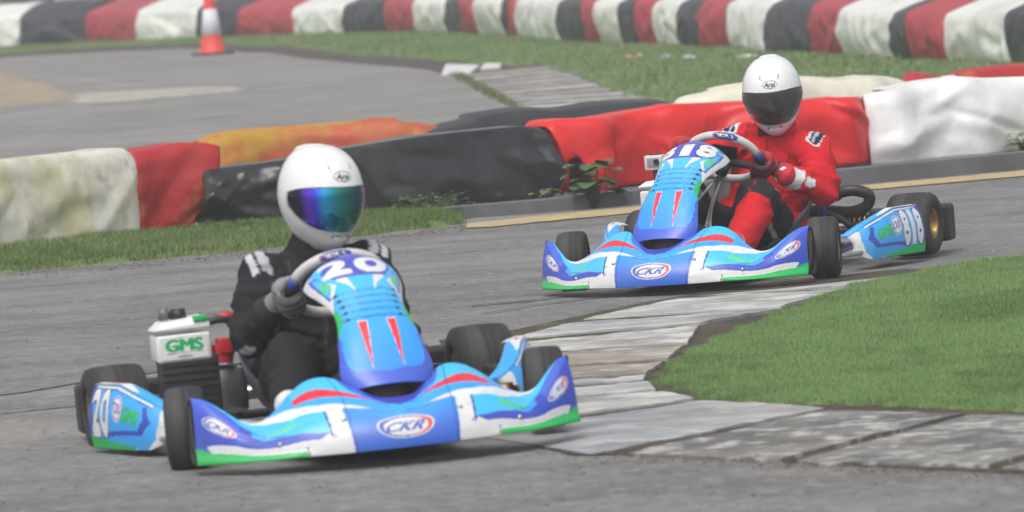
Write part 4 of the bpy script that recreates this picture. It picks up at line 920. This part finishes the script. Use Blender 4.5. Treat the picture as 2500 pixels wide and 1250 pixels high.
def cover(label, ckey, rows, depth, seed, amp=.035, back=.0, bulge=.022, nu=None, nv=46, lift=0.0, tuck=.018, top_in=.05, group=None, dy=0.0, freq=3.0, hem=0.0):
    """rows: list of (x_base, y_base, x_top, y_top) photo px left to right. The sheet hangs in front of the tyres, folds over the top and drops behind."""
    rows = [tuple(r) + ((0,) if len(r) == 4 else ()) for r in rows]; rows = np.array(rows, float); n = len(rows); nu = nu or 50
    Pb = np.array([gp(r[0], r[1]) for r in rows]); Pt = np.array([at_depth(r[2], r[3], b[1] + top_in * .5) for r, b in zip(rows, Pb)]); Ph = Pb.copy()
    for i_, r in enumerate(rows):
        if r[4]: Ph[i_, 2] = at_depth(r[0], r[4], Pb[i_][1])[2]
    s = np.concatenate([[0], np.cumsum(np.linalg.norm(np.diff(Pb, axis=0), axis=1))]); S = s / s[-1]; uu = np.linspace(0, 1, nu)
    ip = lambda A: np.stack([hermite(uu, S, A[:, k]) if n > 2 else np.interp(uu, S, A[:, k]) for k in range(3)], -1)
    B_, T_ = ip(Ph), ip(Pt); B_[:, 1] += dy; T_[:, 1] += dy
    tan = np.gradient(B_, axis=0); tan[:, 2] = 0; tan /= np.linalg.norm(tan, axis=1)[:, None]; out = np.stack([tan[:, 1], -tan[:, 0], 0 * tan[:, 0]], -1)
    out = np.where(out[:, 1:2] > 0, -out, out)
    vv = np.linspace(0, 1, nv); Q = np.zeros((nu, nv, 3)); f1, f2 = .52, .88
    for j, v in enumerate(vv):
        if v < f1:
            t = v / f1; rim = max(0, (t - .82) / .18)
            p = B_ * (1 - t) + T_ * t; p = p + out * (bulge * math.sin(t * math.pi) ** .8) - out * top_in * .5 * rim ** 2; p[:, 2] -= .02 * rim ** 3 * 0
            p[:, 2] += lift * (1 - t)
        elif v < f2:
            t = (v - f1) / (f2 - f1); p = T_ - out * (top_in * .5 + depth * t); p[:, 2] = p[:, 2] + back * math.sin(t * math.pi * .75)
        else:
            t = (v - f2) / (1 - f2); p = T_ - out * (top_in * .5 + depth + .03 * t); p[:, 2] = (p[:, 2] + back * math.sin(math.pi * .75)) * (1 - t) + 0 * t
        Q[:, j] = p
    # folds: diagonal ridges; fine crinkles near the ends; soft swag between tyres
    if hem: Q[:, 0, 2] += hem * (.5 + fbm(B_, 2.0, seed + 9))
    ucoord = (uu[:, None] * s[-1]); z = Q[..., 2]
    Pn = np.stack([ucoord * freq + z * freq * .8 + 0 * z, z * freq * 1.1 - ucoord * freq * .3, 0 * z + seed * 3.7], -1)
    r1 = 1 - np.abs(noise(Pn, .9, seed)) * 2.4; r2 = 1 - np.abs(noise(Pn, 2.2, seed + 3)) * 2; r3 = fbm(Pn, 4.5, seed + 5, 3)
    fold = amp * (r1 * .35 + r2 * .14 + r3 * .06)
    rr_ = random.Random(seed * 7 + 1); Lm = s[-1]; Hm_ = float(np.max(T_[:, 2])); zz_ = np.minimum(z, Hm_) / Hm_; U_ = ucoord + 0 * z
    for q in range(int(Lm * 9) + 3):                     # straight sharp creases as in taut sheeting
        x_0 = rr_.uniform(-.1, Lm + .1); sl = rr_.gauss(0, .45) + (-.15 if x_0 > Lm / 2 else .15); za, zb_ = sorted((rr_.uniform(-.2, 1.1), rr_.uniform(-.2, 1.1))); wd_ = rr_.uniform(.06, .26); a_ = rr_.uniform(.35, 1) * amp * rr_.choice((1, 1, -.8))
        dd_ = np.abs(U_ - x_0 - sl * (zz_ - .5)); msk = np.clip((zz_ - za) / .2, 0, 1) * np.clip((zb_ - zz_) / .2, 0, 1)
        fold = fold + a_ * np.clip(1 - dd_ / wd_, 0, 1) * msk
    endw = np.clip(np.minimum(uu, 1 - uu) * s[-1] / .05, 0, 1) ** .5
    vw = np.clip(vv / .05, .5, 1) * np.clip((f1 - vv) / .06 + .25, .25, 1)
    D_ = fold * vw[None, :] - (1 - endw[:, None]) * tuck
    front = np.array([1.0 if v < f1 - .04 else max(0, 1 - (v - f1 + .04) / .06) for v in vv])
    Q += out[:, None, :] * (D_ * front[None, :])[..., None]; Q[..., 2] += D_ * (1 - front)[None, :] * (vv < f2)[None, :] * .6
    Q[..., 2] += (-.006 * (1 - endw[:, None])) * (vv > .3)[None, :]
    # lower hem stays off the ground line
    Q[..., 2] = np.maximum(Q[..., 2], -.02)
    o = mesh_obj('barrier_cover', Q.reshape(-1, 3), grid_faces(nu, nv), CV[ckey] if isinstance(ckey, str) else ckey, solid=.004); tag(o, label, 'barrier cover', group)
    return o
# near double barrier, front row
NG = 'sheet covers of the near barrier'
def rws(xs, base, top, lean=0):
    return [(x, np.interp(x, *base), x + lean, np.interp(x + lean, *top)) for x in xs]
nb_base = ([-120, 0, 340, 470, 600, 900, 1120, 1340, 1500, 1640, 2130, 2320, 2500, 2620], [632, 620, 582, 570, 556, 534, 508, 488, 470, 457, 405, 388, 371, 360])
nb_top = ([-120, 0, 150, 240, 290, 318, 335, 400, 470, 520, 660, 850, 1000, 1130, 1290, 1330, 1345, 1400, 1500, 1640, 1800, 2100, 2135, 2180, 2240, 2300, 2350, 2500, 2620], [405, 393, 378, 368, 360, 364, 376, 364, 366, 412, 400, 360, 336, 319, 308, 316, 300, 292, 283, 257, 253, 236, 224, 222, 206, 194, 188, 188, 186])
tops = lambda t: (nb_top[0], t)
cover('white cover stained with yellow-green mould, near barrier, left edge of the frame', 'wm', [(x_, 620 - .112 * x_, x_ * .955, float(np.interp(x_ * .955, *nb_top))) for x_ in (-110, 0, 80, 160, 240, 290, 318, 345)], .24, 1, .030, group=NG, nu=120, freq=2.2)
cover('red cover between the mouldy white cover and the long black cover', 'rd', [(335, 584, 328, 374), (400, 576, 395, 360), (440, 572, 450, 350), (500, 566, 542, 352)], .24, 2, .028, group=NG, nu=70, dy=.06)
cover('long black cover behind the black-suited driver', 'k', [(470, 568, 500, 414), (560, 560, 560, 408), (700, 550, 700, 390), (850, 537, 850, 361), (1000, 524, 1000, 336), (1130, 508, 1130, 319), (1240, 497, 1240, 310), (1310, 490, 1300, 308), (1345, 486, 1330, 318)], .24, 3, .095, group=NG, nu=300, freq=2.2, dy=-.05)
cover('bright red cover behind kart 818', 'rb', [(1385, 476, 1335, 303, 398), (1425, 472, 1375, 291, 396), (1447, 470, 1440, 289, 458), (1500, 461, 1500, 283), (1580, 452, 1580, 268), (1640, 447, 1640, 256), (1750, 436, 1750, 253), (1850, 430, 1850, 250), (1990, 418, 1990, 243), (2080, 410, 2080, 237), (2132, 402, 2112, 234)], .24, 4, .035, group=NG, nu=260, freq=2.0, hem=.02)
cover('clean white cover at the right end of the near barrier', 'wc', [(2128, 405, 2108, 232), (2200, 400, 2180, 222), (2280, 391, 2240, 207), (2330, 386, 2300, 194), (2400, 381, 2350, 188), (2470, 373, 2430, 190), (2540, 366, 2500, 188), (2640, 357, 2620, 186)], .24, 5, .035, group=NG, nu=180, freq=1.8, dy=.03)
# near double barrier, back row (stands 0.75 m behind)
def brow(rows, off=28): return [(x, y + 0, x, y2) for x, y, y2 in rows]
BG = 'sheet covers of the back row of the near barrier'
cover('orange-yellow flaked cover behind the long black cover', 'ro', [(470, 530, 500, 350), (560, 522, 560, 332), (700, 508, 700, 318), (850, 496, 850, 307), (940, 490, 925, 298), (985, 487, 975, 299), (1020, 484, 1008, 310), (1060, 482, 1042, 333)], .22, 6, .025, group=BG, nu=110, back=.02)
cover('black cover of the back row, behind the left end of the bright red cover', 'kf', [(1030, 484, 1050, 326), (1150, 470, 1150, 302), (1250, 460, 1190, 284), (1290, 455, 1260, 272), (1400, 444, 1380, 270), (1500, 434, 1480, 256), (1640, 420, 1640, 247)], .22, 7, .035, group=BG, nu=110, back=.02, freq=2)
cover('yellowed white cover behind the red driver helmet', 'wy', [(1640, 418, 1640, 247), (1740, 412, 1740, 230), (1820, 405, 1820, 212), (1900, 400, 1900, 200), (2010, 390, 1990, 194), (2080, 384, 2060, 197), (2150, 378, 2130, 191), (2200, 370, 2190, 193), (2245, 366, 2238, 210)], .22, 8, .025, group=BG, nu=110, back=.02)
cover('dark red cover of the back row above the clean white cover', 'rd', [(2225, 368, 2222, 212), (2290, 362, 2270, 184), (2340, 356, 2330, 192), (2420, 348, 2400, 176), (2520, 338, 2500, 164), (2620, 330, 2620, 160)], .22, 9, .025, group=BG, nu=80, back=.02)
# far barrier, front row: (left x, right x, colour, label)
fb = ([-100, 0, 215, 340, 590, 725, 845, 950, 1030, 1100, 1180, 1250, 1370, 1470, 1560, 1615, 1790, 1885, 1990, 2065, 2190, 2320, 2480, 2620], [126, 120, 107, 105, 94, 90, 86, 84, 84, 86, 90, 94, 105, 112, 116, 116, 124, 135, 137, 142, 152, 157, 165, 172])
ft = ([-100, 0, 100, 215, 333, 480, 590, 725, 845, 950, 1100, 1250, 1400, 1560, 1700, 1885, 2000, 2060, 2200, 2320, 2460, 2620], [44, 37, 31, 30, 24, 15, 22, 16, 10, 2, -4, -2, 2, 4, 4, 6, 12, 16, 28, 32, 22, 24])
FARC = [(-110, 52, 'w', 'white cover at the left edge of the far barrier', 0, 0), (48, 216, 'kf', 'black cover left of the cone, between white and red covers', 0, 0),
        (212, 338, 'r', 'faded red cover above the left half of the far asphalt', 0, 0), (333, 486, 'w', 'white cover just left of the traffic cone', 0, 0), (480, 592, 'kf', 'black cover right behind the traffic cone', 0, -4),
        (585, 728, 'r', 'broad faded red cover just right of the traffic cone', -2, -6), (722, 848, 'w', 'white cover with yellow stain, right of the broad red one', -8, -8), (842, 954, 'kf', 'black cover where the grass bank starts to widen', -6, -14),
        (950, 1030, 'r', 'red cover above the widest part of the soil bank', -12, -22), (1027, 1102, 'w', 'narrow white cover above the broken white slab', -20, -20), (1098, 1140, 'kf', 'thin black cover directly above the small white slab', -16, -16),
        (1136, 1184, 'r', 'thin red cover right of the thin black one', -16, -30), (1180, 1244, 'w', 'narrow white cover above the far end of the slatted kerb', -28, -28), (1240, 1254, 'kf', 'sliver of black cover beside a sliver of red', -20, -20),
        (1250, 1276, 'r', 'sliver of red cover left of a wide white cover', -18, -16), (1272, 1376, 'w', 'wide white cover above the slatted kerb', -14, -14), (1372, 1444, 'kf', 'black cover above the grass left of the orange litter', -12, -26),
        (1440, 1478, 'r', 'slim red cover left of the orange litter', -24, -28), (1474, 1534, 'w', 'slim white cover right above the orange litter', -26, -26), (1530, 1572, 'kf', 'slim black cover above the grass between litter pieces', -24, -24),
        (1568, 1618, 'r', 'slim red cover above the grey litter', -24, -18), (1614, 1672, 'w', 'slim white cover above the pale litter', -18, -18), (1668, 1722, 'kf', 'rounded black cover right of the pale litter', -14, -8),
        (1718, 1796, 'r', 'red cover left of the leaning white cover behind the red driver helmet', -6, -14), (1792, 1872, 'w', 'leaning white cover above the helmet of the red driver', -16, 16), (1866, 1994, 'kf', 'broad black cover right behind the red driver helmet', 16, -8),
        (1988, 2072, 'r', 'red cover right of the broad black one', -8, -18), (2066, 2196, 'w', 'broad white cover above the back row yellowed cover', -16, -14), (2190, 2246, 'kf', 'leaning black strip between broad white and red covers', -14, -34),
        (2240, 2326, 'r', 'leaning red cover near the right end of the far barrier', -32, -16), (2320, 2484, 'w', 'largest white cover near the right end of the far barrier', -16, -18), (2478, 2620, 'kf', 'black cover at the right edge of the far barrier', -26, 0)]
for i, (xa, xb, ck, lb, la, lbn) in enumerate(FARC):
    k = 6; rows = []
    for f in np.linspace(0, 1, k):
        x = xa + (xb - xa) * f; ln = la + (lbn - la) * f; rows.append((x, np.interp(x, *fb) + 3, x + ln, np.interp(x, *ft) + 2.5 * math.sin(i * 2.1 + f * 3)))
    cover(lb, ck, rows, 1.1, 100 + i, .035, back=.16, bulge=.05, nu=44, nv=40, group='sheet covers of the far barrier', dy=-.03 * (i % 2), tuck=.06, freq=2.4)
# second far barrier, behind it at the top left
f2 = [(-60, 14, 'r', 'red cover of the farthest barrier, at the top left corner'), (10, 136, 'kf', 'black cover of the farthest barrier, top left'), (130, 372, 'w', 'long white cover of the farthest barrier, top left'), (366, 520, 'r', 'red cover of the farthest barrier left of the cone'), (514, 720, 'kf', 'black cover of the farthest barrier behind the cone tip')]
for i, (xa, xb, ck, lb) in enumerate(f2):
    rows = [(xa + (xb - xa) * f, 52 - .055 * (xa + (xb - xa) * f) * .6, xa + (xb - xa) * f, -30 - .02 * (xa + (xb - xa) * f)) for f in np.linspace(0, 1, 6)]
    cover(lb, ck, rows, 1.2, 150 + i, .06, back=.1, nu=50, nv=36, group='sheet covers of the farthest barrier', tuck=.06)

# ------------------------------------------------------------------ cone
cn = empty('traffic_cone'); cp = gp(520, 134); cn.location = (cp[0], cp[1], 0.001); tag(cn, 'red and white traffic cone on a dark rubber base, on the far asphalt', 'cone')
M['cone'] = mat('cone_red', (.80, .055, .04), .5, noise_amt=.1); M['conew'] = mat('cone_sleeve', (.72, .70, .76), .4, noise_amt=.1)
H_ = 1.0
def cr(z): return .160 - (.160 - .03) * (z / H_)
b = MB(); b.box((0, 0, .018), (.42, .42, .034)); b.build('base', mat('cone_base', (.03, .03, .03), .7), cn, bevel=.012).rotation_euler = (0, 0, R(25))
MB().lathe([(.034, cr(0) + .012), (.05, cr(.05)), (.25, cr(.25)), (H_ * .65, cr(H_ * .65)), (H_, cr(H_)), (H_ + .004, .02), (H_ - .01, .015)], axis='z', seg=40).build('body', M['cone'], cn)
MB().lathe([(.25, cr(.25) + .001), (.251, cr(.251) + .004), (.579, cr(.579) + .004), (.58, cr(.58) + .001)], axis='z', seg=40).build('reflective_sleeve', M['conew'], cn)
# ------------------------------------------------------------------ litter
def litter(px, py, w_, d_, m, label, seed, z=.05):
    p = gp(px, py, z); u, v = np.meshgrid(np.linspace(-1, 1, 9), np.linspace(-1, 1, 7), indexing='ij'); P = np.stack([u * w_ / 2, v * d_ / 2, .02 + .02 * noise(np.stack([u * 2, v * 2, 0 * u], -1), 1.0, seed) + .02 * v], -1)
    o = mesh_obj('litter', P.reshape(-1, 3), grid_faces(9, 7), m, solid=.003); o.location = (p[0], p[1], z - .02); o['label'] = label; o['category'] = 'litter'; o['group'] = 'litter on the far grass'
litter(1542, 139, .22, .35, mat('litter_orange', (.70, .30, .20), .6), 'scrap of orange plastic on the far grass', 1)
litter(1627, 140, .12, .45, mat('litter_grey', (.40, .43, .46), .5), 'grey flattened carton on the far grass', 2)
litter(1685, 142, .13, .35, mat('litter_pale', (.52, .55, .56), .5), 'pale crumpled paper on the far grass', 3)
litter(1825, 141, .20, .15, mat('litter_white', (.75, .75, .74), .5), 'white strip of litter beside the red driver helmet', 4)

# ------------------------------------------------------------------ loose grit and rubber crumbs
def grit(px_fn, n, size, m, name, label, seed):
    r_ = np.random.default_rng(seed); V = []; F = []
    for k in range(n):
        x, y = px_fn(r_); p = gp(x, y, .006); s_ = size * r_.uniform(.5, 1.4) ** 2; q = r_.normal(0, 1, (4, 3)); q /= np.linalg.norm(q, axis=1)[:, None]; q[:, 2] = np.abs(q[:, 2]) * .6; o_ = len(V)
        V += [tuple(p + v * s_) for v in q]; F += [(o_, o_ + 1, o_ + 2), (o_, o_ + 1, o_ + 3), (o_ + 1, o_ + 2, o_ + 3), (o_, o_ + 2, o_ + 3)]
    o = mesh_obj(name, V, F, m, smooth=False); tag(o, label, 'grit', kind='stuff')
def px_any(r_): return r_.uniform(-40, 2540), r_.uniform(600, 1250)
def px_low(r_):
    x = r_.uniform(1300, 2540); return x, np.interp(x, [1300, 1560, 1900, 2540], [1085, 1112, 1128, 1160]) + abs(r_.normal(0, 10))
def px_edge(r_):
    x = r_.uniform(-40, 1140); return x, np.interp(x, [0, 300, 600, 900, 1130], [667, 643, 617, 580, 550]) + abs(r_.normal(0, 7))
grit(px_any, 2600, .0045, mat('rubber_crumb', (.03, .03, .03), .9), 'rubber_crumbs', 'dark rubber crumbs scattered over the track', 1)
grit(px_any, 900, .0035, mat('pale_grit', (.42, .40, .37), .9), 'gravel', 'pale grit scattered over the track', 2)
grit(px_low, 1500, .005, mat('soil_crumb', (.12, .09, .06), .95), 'dirt', 'soil crumbs along the foot of the kerb slabs', 3)
grit(px_edge, 1500, .007, mat('verge_crumb', (.14, .10, .06), .95), 'dirt', 'soil crumbs along the edge of the grass verge', 4)

# ------------------------------------------------------------------ weeds by the kerb wall
def weed(name, px, py, hgt, spread, nleaf, lsize, label, seed, colr, dy=-.05):
    r_ = random.Random(seed); p = gp(px, py); e = empty(name); e.location = (p[0], p[1] + dy, 0); tag(e, label, 'plant')
    st = MB(); lf = MB()
    for k in range(nleaf):
        a = r_.uniform(0, 6.28); hh = hgt * r_.uniform(.35, 1); rr = spread * r_.uniform(.2, 1) * (1.1 - .5 * hh / hgt)
        tip = np.array([math.cos(a) * rr, math.sin(a) * rr * .5, hh]); st.tube([(0, 0, -.02), tip * .5 + [0, 0, .04 * hgt], tip], [.003, .0025, .0015], seg=5)
        s = lsize * r_.uniform(.6, 1.2); d = np.array([math.cos(a), math.sin(a), r_.uniform(-.1, .4)]); d /= np.linalg.norm(d); sd = np.cross(d, [0, 0, 1]); sd /= np.linalg.norm(sd); up = np.cross(sd, d) + np.array([0, -r_.uniform(0, .8), 0])
        V = []; m_ = 9
        for i in range(m_):
            t = i / (m_ - 1); wv = s * .46 * math.sin(math.pi * min(1, t * .93 + .05)) ** .7 * (1 + .12 * math.sin(t * 22))
            c0 = tip + d * s * t - np.array([0, 0, 1]) * s * .35 * t * t
            V += [c0 - sd * wv + up * .12 * wv, c0, c0 + sd * wv + up * .12 * wv]
        lf.add(V, [f for i in range(m_ - 1) for f in ((3 * i, 3 * i + 1, 3 * i + 4, 3 * i + 3), (3 * i + 1, 3 * i + 2, 3 * i + 5, 3 * i + 4))])
    st.build('stem', mat('weed_stem', (.06, .10, .03), .7), e); lf.build('leaves', mat('weed_leaf', colr, .6, noise_amt=.3, nscale=8, color2=(colr[0] * .6, colr[1] * .7, colr[2] * .6)), e)
weed('broadleaf_weed', 1450, 508, .25, .14, 44, .10, 'broad-leaved weed growing against the kerb wall before the red cover', 3, (.07, .16, .055), -.02)
weed('low_weed', 1335, 512, .11, .12, 22, .05, 'low yellow-green weed on the kerb wall left of the broad-leaved one', 5, (.13, .17, .04), .02)
weed('low_weed', 1050, 525, .12, .34, 90, .035, 'dark weed clump at the right end of the grass verge', 6, (.08, .15, .04), 0)
weed('low_weed', 560, 572, .08, .30, 50, .03, 'weed clump at the foot of the black cover left of the black-suited driver', 8, (.08, .15, .04), 0)
weed('low_weed', 2500, 372, .12, .12, 24, .05, 'small green weed under the clean white cover at the right edge', 9, (.08, .19, .04), 0)

# ------------------------------------------------------------------ haze
hz = MB(); hz.box((0, 320, 3.0), (860, 800, 8.2)); h_ = hz.build('haze', None, smooth=False); tag(h_, kind='stuff')
hm = bpy.data.materials.new('haze_air'); hm.use_nodes = True; t = hm.node_tree; t.nodes.remove(t.nodes['Principled BSDF'])
pv = t.nodes.new('ShaderNodeVolumePrincipled'); pv.inputs['Color'].default_value = (.95, .96, 1, 1); pv.inputs['Density'].default_value = .0031; pv.inputs['Anisotropy'].default_value = .2
t.links.new(pv.outputs[0], t.nodes['Material Output'].inputs['Volume']); h_.data.materials.append(hm)
